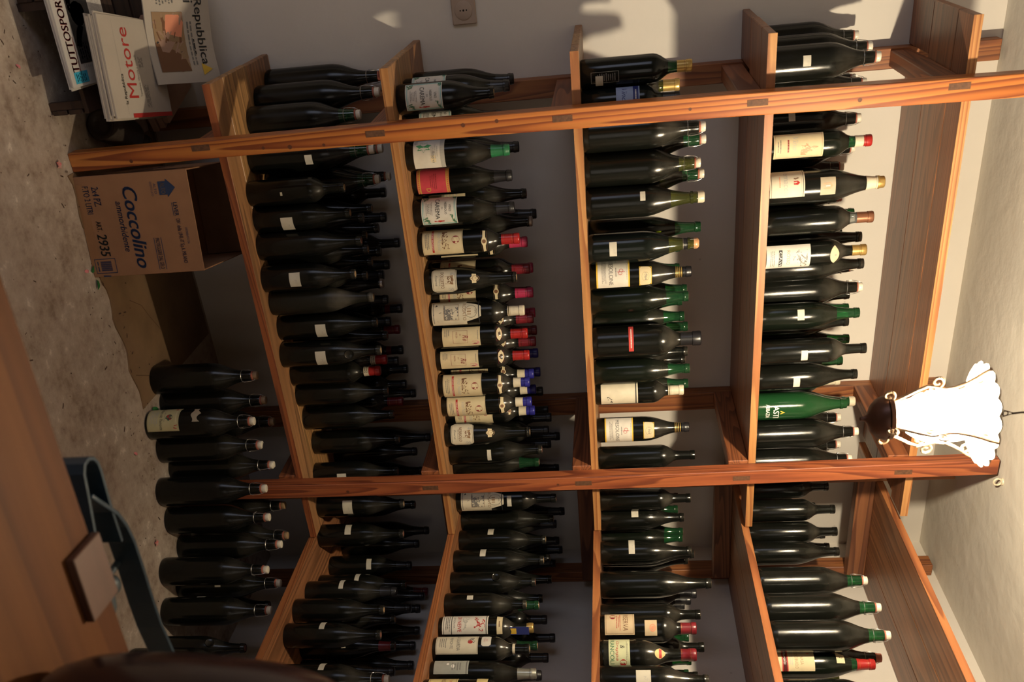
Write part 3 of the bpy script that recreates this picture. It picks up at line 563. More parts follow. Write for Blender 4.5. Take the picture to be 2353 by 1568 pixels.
def neckz(ty): H = NOM[ty][1]; return H
def caps(t, ty, cap):
    H = NOM[ty][1]; P = lambda n, me, lab=None: obj(n, me, t, label=lab)
    if ty == 'S':
        P('washer', cyl('washer', [(.0125, .3163), (.0148, .3168), (.0148, .3205), (.0125, .3212)], 'rubber'))
        P('stopper', stopper_mesh(cap if cap in ('white', 'rubber', 'dark', 'broken') else 'white')); P('wire_bail', bail_mesh()); return
    ck = lambda m, up=.0006: P('cork', cyl(('cork', ty, m), [(.0093, H-.022), (.0094, H-.001), (.0088, H+up)], m, 16))
    C = lambda a, b, m, top=False, n='capsule', lab=None: P(n, sleeve(ty, H-a, H-b, 'cap_'+m, top), lab)
    if cap in ('cork', 'corkred', 'corkblue'): ck(cap)
    elif cap in ('black', 'red', 'darkred', 'pink', 'blue', 'green', 'cream', 'copper'):
        C(.052 if cap != 'copper' else .045, 0, cap, True)
        if cap in ('red', 'darkred', 'pink'):
            C(.0445, .0435, 'gold', n='gold_ring'); C(.021, .0200, 'gold', n='gold_ring')
        if cap == 'cream': C(.050, .0470, 'gold', n='gold_ring'); C(.0440, .0430, 'gold', n='gold_ring')
    elif cap == 'redband': C(.038, 0, 'black', True); C(.056, .0385, 'darkred', n='capsule_band', lab='dark red band under a black capsule')
    elif cap == 'redwhite':
        C(.036, 0, 'red', True); C(.053, .0365, 'cream', n='capsule_band', lab='white lettered band under a red capsule')
        print_on(t, [('t', 'MILANO', .5, .55, .30, 'black', 0, .02, .9), ('t', 'TORINO', .5, .12, .30, 'black', 0, .02, .9)], .05, .0165, lambda a, b: ((rad(ty, H-.053+b)+.001)*math.cos(-2.2-1.4+a/.0155*.9), (rad(ty, H-.053+b)+.001)*math.sin(-2.2-1.4+a/.0155*.9), H-.053+b), 'lettering')
    elif cap == 'blueband': C(.027, 0, 'blue', True); C(.052, .0275, 'cream', n='capsule_band', lab='cream band under a blue capsule')
    elif cap == 'redcream': C(.022, 0, 'red', True); C(.046, .0225, 'cream', n='capsule_band')
    elif cap == 'goldcream': C(.018, 0, 'gold', True); C(.048, .0185, 'cream', n='capsule_band')
    elif cap == 'darkredgold': C(.048, 0, 'darkred', True); C(.046, .0445, 'gold', n='gold_ring'); C(.018, .0165, 'gold', n='gold_ring')
    elif cap == 'yellowband':
        C(.024, 0, 'black', True)
        for k in range(4): C(.046-k*.0055, .0435-k*.0055, 'gold', n='gold_ring')
    elif cap == 'gold': C(.040, 0, 'gold', True); C(.020, .019, 'copper', n='gold_ring')
    elif cap == 'goldlong': C(.050, 0, 'gold', True)
    elif cap == 'silver': C(.052, 0, 'silver', True)
    elif cap == 'foil': C(.008, 0, 'foil', True); 
    elif cap == 'goldtag':
        C(.020, 0, 'gold', True)
        g = G(); g.box((-.002, -.0008, H-.075), (.024, .0008, H-.012)); o = obj('neck_tag', g.mesh('neck_tag', ink('navy')), t, (-.012, -.0185, 0), (0, 0, .0), 'violet and orange paper tag hanging on the neck')
        obj('tag_print', G().box((.001, -.0012, H-.070), (.021, -.0009, H-.052)).mesh('tag_print', ink('yellow')), o)
    elif cap == 'champ':
        C(.034, .020, 'black', n='capsule_band'); C(.0335, .0325, 'cream', n='capsule_band'); C(.0215, .0205, 'cream', n='capsule_band'); P('cork', cyl('champcork', [(.0105, H-.02), (.0148, H-.006), (.0155, H+.001), (.0150, H+.009), (.011, H+.013)], 'cap_orange')); 
        g = G()
        for k in range(4):
            a = k*math.pi/2+.4; g.tube([(.0165*math.cos(a), .0165*math.sin(a), H-.022), (.0162*math.cos(a), .0162*math.sin(a), H+.004), (.008*math.cos(a), .008*math.sin(a), H+.014), (0, 0, H+.0145)], .0007, 4)
        P('wire_cage', g.mesh('wire_cage', M['wire'])); 
    elif cap == 'whiteplug': P('stopper', cyl(('plug', ty), [(.0095, H-.012), (.0095, H-.001), (.0162, H), (.0165, H+.014), (.0145, H+.018), (.012, H+.0185)], 'cap_cream'))
    elif cap == 'redneck': C(.050, .012, 'darkred'); ck('corkred')
    elif cap == 'clearcork': ck('cork'); C(.052, .044, 'cream', n='neck_band')
    elif cap == 'blackflush': C(.06, 0, 'black', True)
    elif cap == 'none': ck('cork', -.0002)

SHELF = {'F': 0.0}; SHELF.update({'A%d' % (i+1): ZA[i] for i in range(4)}); SHELF.update({'B%d' % (i+1): ZB[i] for i in range(4)})
SHN = {'F': 'floor', '1': 'lowest shelf', '2': 'second shelf up', '3': 'third shelf up', '4': 'fourth shelf up'}
ORD = ['', 'first', 'second', 'third', 'fourth', 'fifth', 'sixth', 'seventh', 'eighth', 'ninth', 'tenth', 'eleventh', 'twelfth', 'thirteenth', 'fourteenth', 'fifteenth', 'sixteenth', 'seventeenth', 'eighteenth', 'nineteenth', 'twentieth']
ORD += ['twenty-'+o for o in ORD[1:10]]+['thirtieth']+['thirty-'+o for o in ORD[1:10]]
LOOK = dict(barbera='yellow-labelled swing-top bottle, red ribbon emblem', carema='white label with teal vine border', leaf='pale label with green leaves, green capsule', redlab='bright red label with gold bands',
    blank='dark bottle with cream label strip', yellow='cream label with round red seal', dolcetto='rounded ivory label lettered DOLCETTO', nebbiolo='rounded ivory label lettered NEBBIOLO', rosato='arched ivory label with framed drawing',
    rosato2='arched ivory label with framed drawing', re='cream label with dotted frame', castle='white and red label, blue neck tag', guardia='ivory label and white shoulder sticker', silver='silver-grey label and silver capsule', yellow2='yellow label with brown frame',
    mesolone='yellow-bordered label and 1964 collar', redstrip='big black bottle with thin red strip', rosatoside='sidelong ivory label and cream capsule', peel='beige label peeling off, red wax seal', grappa='stout bottle, green label, red seal', redhorse='cream label with orange horse, red capsule',
    vernaccia='white label and torn medal on shoulder', chianti='white label, gold capsule, torn collar', asti='bright green bottle with white ASTI print', vasa='cream label with red-black band, red capsule', bluewhite='glossy bottle with light-blue label', frameback='glossy gold-topped bottle with barcode sticker')
CAPN = dict(cork='cork-stopped', corkred='dark-corked', corkblue='dusty corked', black='black-capsuled', red='red-capsuled', darkred='dark-red-capsuled', pink='pink-capsuled', blue='blue-capsuled', green='green-capsuled', cream='cream-capsuled', redband='red-banded black-capsuled',
    redwhite='red-capsuled lettered-neck', blueband='blue-and-cream-capsuled', redcream='red-capsuled', goldcream='gold-capsuled', darkredgold='dark-red-capsuled', yellowband='gold-ringed', gold='gold-capsuled', goldlong='gold-capsuled', silver='silver-capsuled', foil='foil-topped',
    goldtag='gold-capped', champ='wire-caged sparkling', whiteplug='white-plugged', redneck='red-necked', clearcork='corked', blackflush='black', none='bare-mouthed', copper='copper-capsuled')
BOTTLES = [
 ('F',-1.0798,-0.4927,0.0475,0.3481,'S','rubber','','',None,None,[],None,0),
 ('F',-0.9807,-0.4739,0.0475,0.3518,'S','rubber','','',None,None,[],None,0),
 ('F',-0.9719,-0.6028,0.0475,0.351,'S','white','','barbera',[-3.6058,-1.5959,0.0104,0.1165],[-3.4436,-2.0143,0.1548,0.1943],[],None,0),
 ('F',-0.872,-0.5819,0.0475,0.3482,'S','broken','','',None,None,[],None,0),
 ('F',-0.7732,-0.5449,0.0475,0.3539,'S','broken','','',None,None,[],None,0),
 ('F',-0.8747,-0.427,0.0475,0.3423,'S','rubber','','',None,None,[],None,0),
 ('F',-0.7574,-0.6673,0.0475,0.3615,'S','white','','',None,None,[],None,0),
 ('F',-0.6478,-0.6717,0.0475,0.3491,'S','white','','',None,None,[],None,0),
 ('F',-0.5232,-0.6526,0.0475,0.357,'S','white','','',None,None,[],None,0),
 ('F',-0.5295,-0.8018,0.0475,0.3564,'S','white','','',None,None,[],None,0),
 ('F',-0.4208,-0.7343,0.0475,0.3554,'S','white','','',None,None,[[-2.1973,-2.0435,0.1412,0.1611]],None,0),
 ('F',-0.4163,-0.8707,0.0475,0.363,'S','white','','',None,None,[[-3.809,-3.5544,0.1104,0.1376]],None,0),
 ('F',-0.5782,-0.495,0.0475,0.3357,'S','rubber','','',None,None,[],None,0),
 ('F',-0.4645,-0.5168,0.0475,0.3274,'S','rubber','','',None,None,[],None,0),
 ('F',-0.3317,-0.7408,0.0405,0.2964,'G','corkred','','',None,None,[],None,0),
 ('F',-0.3641,-0.9935,0.0405,0.3001,'G','corkred','','',None,None,[],[-3.4262,-2.2574,0.1736,0.2143],0),
 ('F',-0.428,-1.1311,0.0475,0.3352,'S','white','','',None,None,[],None,0),
 ('A1',-1.8777,-0.0515,0.0475,0.3753,'S','dark','','',None,None,[],None,0),
 ('A1',-1.8526,-0.1799,0.0475,0.3818,'S','white','','',None,None,[],None,0),
 ('A1',-1.8109,-0.279,0.0475,0.3381,'S','white','green','',None,None,[],None,0),
 ('A1',-1.7221,-0.3408,0.0475,0.3772,'S','white','green','',None,None,[[-1.7409,-1.1373,0.176,0.1981]],None,0),
 ('A1',-1.6907,-0.1929,0.0475,0.3681,'S','white','green','',None,None,[],None,0),
 ('A1',-1.6109,-0.2467,0.0475,0.3566,'S','white','green','',None,None,[],None,0),
 ('A1',-1.5822,-0.1039,0.0475,0.3589,'S','white','','',None,None,[],None,0),
 ('A1',-1.6379,-0.4209,0.0375,0.2891,'B','cork','','',None,None,[[-1.7888,-1.5256,0.104,0.1105]],None,0),
 ('A1',-1.5155,-0.0415,0.0375,0.319,'B','black','','',None,None,[],None,0),
 ('A1',-1.559,-0.4135,0.0405,0.2906,'G','cork','','',None,None,[[-1.8396,-0.7863,0.0864,0.1234]],None,0),
 ('A1',-1.5217,-0.2465,0.0405,0.3161,'G','cork','','',None,None,[],None,0),
 ('A1',-1.4538,-0.115,0.0405,0.325,'G','black','','',None,None,[],None,0),
 ('A1',-1.521,-0.3406,0.0405,0.309,'G','corkblue','','',None,None,[],None,0),
 ('A1',-1.4475,-0.2105,0.0405,0.3184,'G','corkblue','','',None,None,[],None,0),
 ('A1',-1.4806,-0.4382,0.0405,0.3171,'G','corkred','','',None,None,[],None,0),
 ('A1',-1.4316,-0.372,0.0405,0.3152,'G','cork','','',None,None,[],None,0),
 ('A1',-1.4536,-0.2926,0.0405,0.2971,'G','cork','','',None,None,[],None,0),
 ('A1',-1.3421,-0.0415,0.0375,0.3399,'B','black','','',None,None,[],None,0),
 ('A1',-1.3662,-0.1981,0.0405,0.3103,'G','corkblue','','',None,None,[],None,0),
 ('A1',-1.3872,-0.4611,0.0405,0.2863,'G','cork','','',None,None,[[-2.261,-1.1735,0.0907,0.1245]],None,0),
 ('A1',-1.3494,-0.3739,0.0405,0.2983,'G','cork','','',None,None,[],None,0),
 ('A1',-1.3654,-0.293,0.0405,0.3005,'G','cork','','',None,None,[],None,0),
 ('A1',-1.2905,-0.1105,0.0405,0.3094,'G','black','','',None,None,[],None,0),
 ('A1',-1.284,-0.1926,0.0405,0.3047,'G','black','','',None,None,[],None,0),
 ('A1',-1.285,-0.2754,0.0405,0.3201,'G','foil','','',None,None,[],None,0),
 ('A1',-1.3037,-0.4423,0.0405,0.3257,'G','cork','','',None,None,[],None,1),
 ('A1',-1.2133,-0.2347,0.0405,0.3166,'G','black','','',None,None,[],None,0),
 ('A1',-1.111,-0.059,0.0375,0.317,'B','redband','','',None,None,[],None,0),
 ('A1',-1.2114,-0.4237,0.0405,0.3181,'G','cork','','',None,None,[[-2.0264,-0.9027,0.1267,0.1604]],None,0),
 ('A1',-1.1317,-0.2248,0.0405,0.3117,'G','black','','',None,None,[],None,0),
 ('A1',-1.0572,-0.1191,0.0375,0.3118,'B','darkred','','',None,None,[],None,0),
 ('A1',-1.1142,-0.3052,0.0405,0.313,'G','corkred','','',None,None,[],None,0),
 ('A1',-1.1292,-0.4547,0.0405,0.3231,'G','cork','','',None,None,[[-2.1214,-0.9079,0.1188,0.1526]],[-2.2056,-1.1773,0.2148,0.2541],0),
 ('A1',-0.9744,-0.109,0.0375,0.3094,'B','redband','','',None,None,[],None,0),
 ('A1',-1.0366,-0.322,0.0375,0.3015,'B','redwhite','','',None,None,[],None,0),
 ('A1',-1.037,-0.4092,0.0375,0.2962,'B','redwhite','','',None,None,[],None,0),
 ('A1',-0.9674,-0.1884,0.0375,0.307,'B','black','','',None,None,[],None,0),
 ('A1',-0.8862,-0.0807,0.0375,0.3082,'B','black','','',None,None,[],None,0),
 ('A1',-0.9581,-0.3991,0.0405,0.3083,'G','corkred','','',None,None,[],None,0),
 ('A1',-0.7744,-0.0569,0.0405,0.3178,'G','black','','',None,None,[],None,0),
 ('A1',-0.8594,-0.1523,0.0375,0.3124,'B','black','','',None,None,[],None,0),
 ('A1',-0.8603,-0.3834,0.0405,0.3099,'G','corkred','','',None,None,[],None,0),
 ('A1',-0.8328,-0.2331,0.0375,0.3105,'B','darkred','','',None,None,[],None,0),
 ('A1',-0.7449,-0.3511,0.0405,0.3052,'G','cork','','',None,None,[],None,0),
 ('A1',-0.5776,-0.0445,0.0405,0.3459,'G','black','','',None,None,[],None,0),
 ('A1',-0.5798,-0.1534,0.0405,0.3109,'G','black','','',None,None,[],None,0),
 ('A1',-0.6466,-0.4039,0.0405,0.2954,'G','corkred','','',None,None,[[-2.0717,-1.5127,0.0874,0.12]],None,0),
 ('A1',-0.4447,-0.0703,0.0405,0.3141,'G','black','','',None,None,[],None,0),
 ('A1',-0.5377,-0.4421,0.0405,0.3069,'G','cork','','',None,None,[[-2.5253,-1.282,0.0964,0.1308]],None,0),
 ('A1',-0.4311,-0.4763,0.0405,0.3045,'G','corkred','','',None,None,[[-3.2623,-2.2253,0.1015,0.1237]],None,0),
 ('A1',-0.4126,-0.2618,0.0405,0.3084,'G','corkred','','',None,None,[],None,0),
 ('A1',-0.2115,-0.1422,0.0405,0.3136,'G','black','','',None,None,[],None,0),
 ('B1',-0.2637,-0.4404,0.0405,0.3024,'G','black','','',None,None,[[-2.9423,-1.938,0.1437,0.1617]],None,0),
 ('B1',-0.2361,-0.2661,0.0405,0.2974,'G','black','','',None,None,[],None,0),
 ('B1',-0.2873,-0.5845,0.0405,0.3113,'G','corkred','','',None,None,[[-3.7927,-2.6188,0.1339,0.1497]],None,0),
 ('B1',-0.3535,-0.7051,0.0405,0.3097,'G','black','','',None,None,[[-3.7993,-2.5572,0.1186,0.1338]],None,0),
 ('B1',-0.384,-0.8376,0.0405,0.2975,'G','cork','','',None,None,[],None,0),
 ('B1',-0.1928,-0.6004,0.0405,0.3174,'G','black','','',None,None,[],None,0),
 ('B1',-0.0945,-0.4825,0.0405,0.3188,'G','black','','',None,None,[],None,0),
 ('B1',-0.2864,-0.7696,0.0405,0.3067,'G','cork','','',None,None,[],None,0),
 ('B1',-0.0445,-0.548,0.0405,0.3199,'G','black','','',None,None,[],None,0),
 ('B1',-0.3755,-0.9503,0.0405,0.3081,'G','corkred','','',None,None,[[-3.8418,-2.7935,0.1163,0.1334]],None,0),
 ('B1',-0.2437,-0.8552,0.0405,0.3162,'G','redneck','','',None,None,[[-2.6717,-2.1744,0.1442,0.1589]],None,0),
 ('B1',-0.0458,-0.6319,0.0405,0.318,'G','black','','',None,None,[],None,0),
 ('B1',-0.0445,-0.7328,0.0405,0.3284,'G','black','','',None,None,[],None,0),
 ('B1',-0.1834,-0.9113,0.0405,0.3145,'G','black','','',None,None,[],None,0),
 ('B1',-0.3575,-1.1311,0.0475,0.3681,'S','white','','',None,None,[[-3.8861,-2.9544,0.1566,0.1742]],None,0),
 ('B1',-0.081,-0.3936,0.0405,0.3181,'G','black','','',None,None,[],None,0),
 ('B1',-0.045,-0.3196,0.0405,0.3149,'G','darkred','','',None,None,[],None,0),
 ('A2',-1.8569,-0.1848,0.0405,0.2971,'G','black','','',None,None,[],None,0),
 ('A2',-1.866,-0.3426,0.0405,0.2982,'G','black','','carema',[-3.2902,-1.1414,0.0271,0.1236],None,[],None,0),
 ('A2',-1.8693,-0.4488,0.0405,0.2655,'G','cork','','carema',[-2.8323,-0.9499,0.0273,0.1287],None,[],None,0),
 ('A2',-1.7987,-0.4067,0.0405,0.2754,'G','black','','carema',[-3.3178,-1.3756,0.0495,0.1404],None,[],None,0),
 ('A2',-1.7125,-0.4372,0.0405,0.2923,'G','green','','leaf',[-3.3494,-0.8043,0.0252,0.1137],None,[],None,0),
 ('A2',-1.6814,-0.2731,0.0405,0.3046,'G','black','','',None,None,[],None,0),
 ('A2',-1.6307,-0.3981,0.0405,0.2893,'G','black','','redlab',[-3.0195,-0.8552,0.0163,0.1116],None,[],None,0),
 ('A2',-1.5418,-0.2744,0.0405,0.3166,'G','corkred','','blank',[-3.394,-1.443,0.0213,0.134],None,[],None,0),
 ('A2',-1.5512,-0.4431,0.0405,0.2931,'G','black','','carema',[-3.4039,-0.8508,0.0266,0.13],None,[],None,0),
 ('A2',-1.4431,-0.1552,0.0405,0.3318,'G','black','','',None,None,[],None,0),
 ('A2',-1.4581,-0.2837,0.0405,0.3282,'G','foil','','',None,None,[],None,0),
 ('A2',-1.4587,-0.4435,0.0375,0.2998,'B','red','','yellow',[-3.4364,-0.7591,0.0161,0.1366],[-2.7282,-0.8911,0.1907,0.2086],[],None,0),
 ('A2',-1.4167,-0.3512,0.0375,0.3141,'B','pink','','yellow',[-3.4349,-0.8985,0.0495,0.1635],[-2.4587,-0.9143,0.196,0.2158],[],None,0),
 ('A2',-1.3327,-0.4228,0.04,0.2797,'D','cork','','dolcetto',[-3.4737,-0.5078,0.0253,0.1013],[-2.4462,-1.6159,0.1269,0.1785],[],None,0),
 ('A2',-1.3059,-0.2714,0.0375,0.3177,'B','pink','','yellow',[-3.465,-1.1303,0.0264,0.1397],None,[],None,0),
 ('A2',-1.3292,-0.3441,0.0375,0.3141,'B','darkred','','yellow',[-3.1906,-0.4972,0.0396,0.1498],None,[],None,0),
 ('A2',-1.2531,-0.3491,0.0375,0.319,'B','pink','','yellow',[-3.4912,-1.2235,0.0282,0.1428],[-2.8132,-1.5199,0.1977,0.2168],[],None,0),
 ('A2',-1.2298,-0.2765,0.0375,0.3062,'B','darkred','','blank',[-2.4262,-0.3742,0.0561,0.1307],None,[],None,0),
 ('A2',-1.2235,-0.4194,0.0375,0.294,'B','cream','','rosato',[-3.2948,-0.8913,0.0098,0.1634],None,[],None,0),
 ('A2',-1.1538,-0.2711,0.0375,0.3132,'B','pink','','',None,None,[],None,0),
 ('A2',-1.1656,-0.3465,0.0375,0.3131,'B','darkred','','re',[-3.075,-1.1171,0.0446,0.1565],[-2.4601,-1.5988,0.2026,0.222],[],None,0),
 ('A2',-1.1471,-0.4205,0.0375,0.2976,'B','red','','re',[-2.801,-1.0572,0.033,0.1526],[-2.7178,-1.3634,0.2031,0.2213],[],None,0),
 ('A2',-1.0816,-0.2463,0.0375,0.3116,'B','darkred','','',None,None,[],None,0),
 ('A2',-1.0841,-0.3427,0.0375,0.3143,'B','darkred','','re',[-3.5426,-1.2694,0.0341,0.1478],[-2.4015,-1.6454,0.2042,0.2211],[],None,0),
 ('A2',-1.0709,-0.418,0.0375,0.2971,'B','red','','re',[-2.6556,-1.0418,0.0172,0.1386],[-2.6652,-1.2856,0.2015,0.2208],[],None,0),
 ('A2',-1.0086,-0.2684,0.0375,0.3119,'B','blue','','',None,None,[],None,0),
 ('A2',-0.9333,-0.2561,0.0375,0.3133,'B','blue','','yellow',[-3.5697,-1.4811,0.0122,0.1394],[-2.819,-1.5501,0.1779,0.1971],[],None,0),
 ('A2',-0.9811,-0.368,0.0375,0.3013,'B','blueband','','yellow',[-3.5742,-1.4391,0.0335,0.1557],[-2.8586,-1.7856,0.1971,0.2156],[],None,0),
 ('A2',-0.9888,-0.444,0.0375,0.2934,'B','blueband','','yellow',[-3.306,-0.4675,0.0184,0.1427],[-2.8446,-0.8356,0.1931,0.2112],[],None,0),
 ('A2',-0.9131,-0.4338,0.0375,0.2931,'B','blueband','','yellow',[-2.6956,-0.4896,0.0204,0.1468],[-2.5786,-0.8859,0.1903,0.2115],[],None,0),
 ('A2',-0.8545,-0.3851,0.0375,0.296,'B','blueband','','yellow',[-3.6106,-0.4963,0.0335,0.159],[-2.4677,-1.684,0.2082,0.2226],[],None,0),
 ('A2',-0.8236,-0.1844,0.0375,0.3103,'B','black','','',None,None,[],None,0),
 ('A2',-0.9029,-0.3261,0.0375,0.3003,'B','blueband','','yellow',[-2.7053,-0.4757,0.0309,0.1483],None,[],None,0),
 ('A2',-0.7267,-0.2004,0.0375,0.3343,'B','black','','',None,None,[],None,0),
 ('A2',-0.7154,-0.1248,0.0375,0.319,'B','black','','',None,None,[],None,0),
 ('A2',-0.7159,-0.2758,0.0375,0.3286,'B','black','','',None,None,[],None,0),
 ('A2',-0.809,-0.4492,0.04,0.2809,'D','cork','','nebbiolo',[-3.6339,-0.5195,0.0234,0.0985],[-2.5283,-1.7232,0.1251,0.1769],[],None,0),
 ('A2',-0.5682,-0.0574,0.0405,0.3491,'G','black','','',None,None,[],None,0),
 ('A2',-0.6092,-0.1842,0.0405,0.3248,'G','black','','',None,None,[],None,0),
 ('A2',-0.722,-0.4195,0.0405,0.3132,'G','corkred','','',None,None,[[-2.244,-1.2954,0.132,0.1452]],None,0),
 ('A2',-0.6499,-0.3797,0.0405,0.2958,'G','none','green','',None,None,[],None,0),
 ('A2',-0.4496,-0.0937,0.0405,0.3431,'G','black','','',None,None,[],None,0),
 ('A2',-0.5243,-0.4167,0.0375,0.3483,'B','corkred','','rosato2',[-3.7044,-0.5886,0.0195,0.1689],None,[[-2.4807,-1.4587,0.1808,0.1959]],None,0),
 ('A2',-0.2767,-0.1299,0.0405,0.3551,'G','black','','',None,None,[],None,0),
 ('A2',-0.4007,-0.3606,0.0405,0.3313,'G','none','','',None,None,[],None,0),
 ('A2',-0.3224,-0.2818,0.0405,0.3331,'G','black','','',None,None,[],None,0),
 ('B2',-0.3737,-0.4504,0.0405,0.3063,'G','cork','','',None,None,[[-3.746,-2.7236,0.1044,0.1248]],None,0),
 ('B2',-0.2102,-0.2316,0.0405,0.3345,'G','black','','',None,None,[],None,0),
 ('B2',-0.0915,-0.1269,0.0405,0.336,'G','black','','',None,None,[],None,0),
 ('B2',-0.3858,-0.5887,0.0405,0.3072,'G','cork','','',None,None,[[-3.7669,-2.6501,0.0931,0.1127]],None,0),
 ('B2',-0.272,-0.427,0.0405,0.3136,'G','none','','',None,None,[],None,0),
 ('B2',-0.116,-0.2476,0.0405,0.3163,'G','corkred','','',None,None,[],None,0),
 ('B2',-0.3651,-0.6815,0.0405,0.2822,'G','corkred','','',None,None,[],[-3.3155,-2.1198,0.1299,0.1707],0),
 ('B2',-0.2339,-0.5001,0.0405,0.3201,'G','cork','','',None,None,[],None,0),
 ('B2',-0.3788,-0.8147,0.0405,0.2621,'G','none','','',None,None,[[-3.1153,-2.7204,0.0751,0.0949]],None,0),
 ('B2',-0.3243,-0.7529,0.0405,0.2953,'G','none','green','',None,None,[],None,0),
 ('B2',-0.2199,-0.5893,0.0405,0.292,'G','cork','','',None,None,[],None,0),
 ('B2',-0.3879,-0.9394,0.0375,0.2934,'B','goldtag','','castle',[-3.8358,-1.8116,0.0135,0.1566],[-3.4874,-1.7776,0.1838,0.2014],[],None,0),
 ('B2',-0.1829,-0.6594,0.0375,0.3074,'B','black','','',None,None,[],None,0),
 ('B2',-0.4004,-1.0496,0.0375,0.2902,'B','clearcork','','guardia',[-3.8568,-1.9346,0.0112,0.1386],[-3.8589,-2.3316,0.149,0.1778],[],None,0),
 ('B2',-0.0929,-0.6513,0.0375,0.3291,'B','black','','',None,None,[],None,0),
 ('B2',-0.3021,-0.9251,0.0375,0.2992,'B','none','green','',None,None,[],None,0),
 ('B2',-0.1765,-0.844,0.0375,0.3206,'B','black','','',None,None,[],None,0),
 ('B2',-0.2905,-1.0468,0.0405,0.3174,'G','black','','',None,None,[],None,0),
 ('B2',-0.3733,-1.1269,0.0405,0.3123,'G','silver','','silver',[-3.5387,-2.328,0.0136,0.1165],None,[],None,0),
 ('B2',-0.412,-1.2428,0.0375,0.2827,'B','black','','yellow2',[-3.8971,-2.2659,0.0185,0.1023],[-3.8973,-2.417,0.1564,0.1874],[],None,0),
 ('A3',-1.893,-0.4381,0.0375,0.2939,'B','gold','green','frameback',[-1.7833,-1.011,0.0285,0.1016],None,[[-1.5308,-0.7517,0.0401,0.0596]],None,2),
 ('A3',-1.8336,-0.359,0.0375,0.2669,'B','goldlong','olive','',None,None,[],None,0),
 ('A3',-1.8185,-0.4543,0.0375,0.2618,'B','black','','bluewhite',[-2.5245,-1.5432,0.0929,0.1549],None,[],None,2),
 ('A3',-1.7338,-0.4379,0.0475,0.3327,'S','white','','',None,None,[],None,0),
 ('A3',-1.6804,-0.3487,0.0475,0.3426,'S','white','green','',None,None,[],None,0),
 ('A3',-1.6375,-0.4349,0.0475,0.321,'S','white','olive','',None,None,[],None,0),
 ('A3',-1.5841,-0.35,0.0475,0.3388,'S','white','green','',None,None,[],None,0),
 ('A3',-1.547,-0.4551,0.044,0.3124,'C','whiteplug','olive','',None,None,[[-2.4465,-1.8538,0.1513,0.1657]],None,0),
 ('A3',-1.4271,-0.346,0.0405,0.3309,'G','none','green','',None,None,[],None,0),
 ('A3',-1.4156,-0.4598,0.044,0.3041,'C','champ','olive','',None,None,[[-2.2858,-1.3651,0.0611,0.0822]],None,2),
 ('A3',-1.3559,-0.3046,0.0405,0.2743,'G','none','green','',None,None,[],None,0),
 ('A3',-1.2779,-0.2784,0.0405,0.2742,'G','none','green','',None,None,[],None,0),
 ('A3',-1.3286,-0.4506,0.0405,0.2964,'G','yellowband','','mesolone',[-3.4796,-0.8627,0.0197,0.1171],[-2.473,-1.0257,0.1447,0.1807],[],None,0),
 ('A3',-1.235,-0.3487,0.0405,0.292,'G','none','green','',None,None,[],None,0),
 ('A3',-1.2471,-0.4393,0.0405,0.2898,'G','none','green','',None,None,[],None,0),
 ('A3',-1.1755,-0.2909,0.0405,0.2814,'G','none','green','',None,None,[],None,0),
 ('A3',-1.1558,-0.3709,0.0405,0.283,'G','none','green','',None,None,[],None,0),
 ('A3',-1.0964,-0.3139,0.0405,0.2982,'G','none','green','',None,None,[],None,0),
 ('A3',-1.1155,-0.4535,0.05,0.3265,'M','blackflush','','redstrip',[-3.1685,-1.2321,0.1092,0.1239],None,[],None,0),
 ('A3',-1.0345,-0.368,0.0405,0.2941,'G','none','','',None,None,[],None,0),
 ('A3',-0.9313,-0.1995,0.0375,0.2802,'B','cream','','',None,None,[],None,0),
 ('A3',-0.9794,-0.3068,0.0405,0.2908,'G','none','','',None,None,[],None,0),
 ('A3',-1.0125,-0.4474,0.0405,0.2951,'G','none','green','',None,None,[],None,0),
 ('A3',-0.917,-0.3604,0.0405,0.2975,'G','none','green','',None,None,[],None,0),
 ('A3',-0.9338,-0.438,0.0375,0.2771,'B','cream','','rosatoside',[-2.1192,-1.4663,0.0179,0.1338],None,[],None,0),
 ('A3',-0.8047,-0.4498,0.0405,0.2942,'G','yellowband','','mesolone',[-3.417,-0.5208,0.0258,0.116],[-2.6175,-1.1554,0.1487,0.1829],[],None,0),
 ('A3',-0.7001,-0.4508,0.0375,0.3144,'B','none','','',None,None,[],None,0),
 ('A3',-0.453,-0.3236,0.0405,0.2726,'G','none','','',None,None,[],None,0),
 ('A3',-0.5244,-0.4407,0.0375,0.3028,'B','none','','',None,None,[],None,0),
 ('A3',-0.4451,-0.4395,0.0405,0.2846,'G','none','','',None,None,[[-3.3606,-2.2861,0.1065,0.13]],None,0),
 ('A3',-0.37,-0.2771,0.0405,0.2746,'G','none','green','',None,None,[],None,0),
 ('A3',-0.3088,-0.3322,0.0405,0.289,'G','none','green','',None,None,[],None,0),
 ('B3',-0.3408,-0.4143,0.0405,0.2819,'G','none','green','',None,None,[],None,0),
 ('B3',-0.3997,-0.5732,0.0405,0.2998,'G','none','','',None,None,[[-3.5613,-2.0682,0.0933,0.1134]],None,0),
 ('B3',-0.2596,-0.4012,0.0405,0.3236,'G','none','','',None,None,[],None,0),
 ('B3',-0.1802,-0.3317,0.0405,0.3079,'G','none','','',None,None,[],None,0),
 ('B3',-0.4022,-0.7515,0.044,0.3484,'G','none','','',None,None,[],None,0),
 ('B3',-0.2806,-0.651,0.0375,0.3111,'B','black','','',None,None,[],None,0),
 ('B3',-0.1799,-0.5619,0.0375,0.3001,'B','black','','',None,None,[],None,0),
 ('B3',-0.0799,-0.4658,0.0375,0.2865,'B','black','','',None,None,[],None,0),
 ('B3',-0.3801,-0.8775,0.0375,0.3045,'B','none','','',None,None,[],None,0),
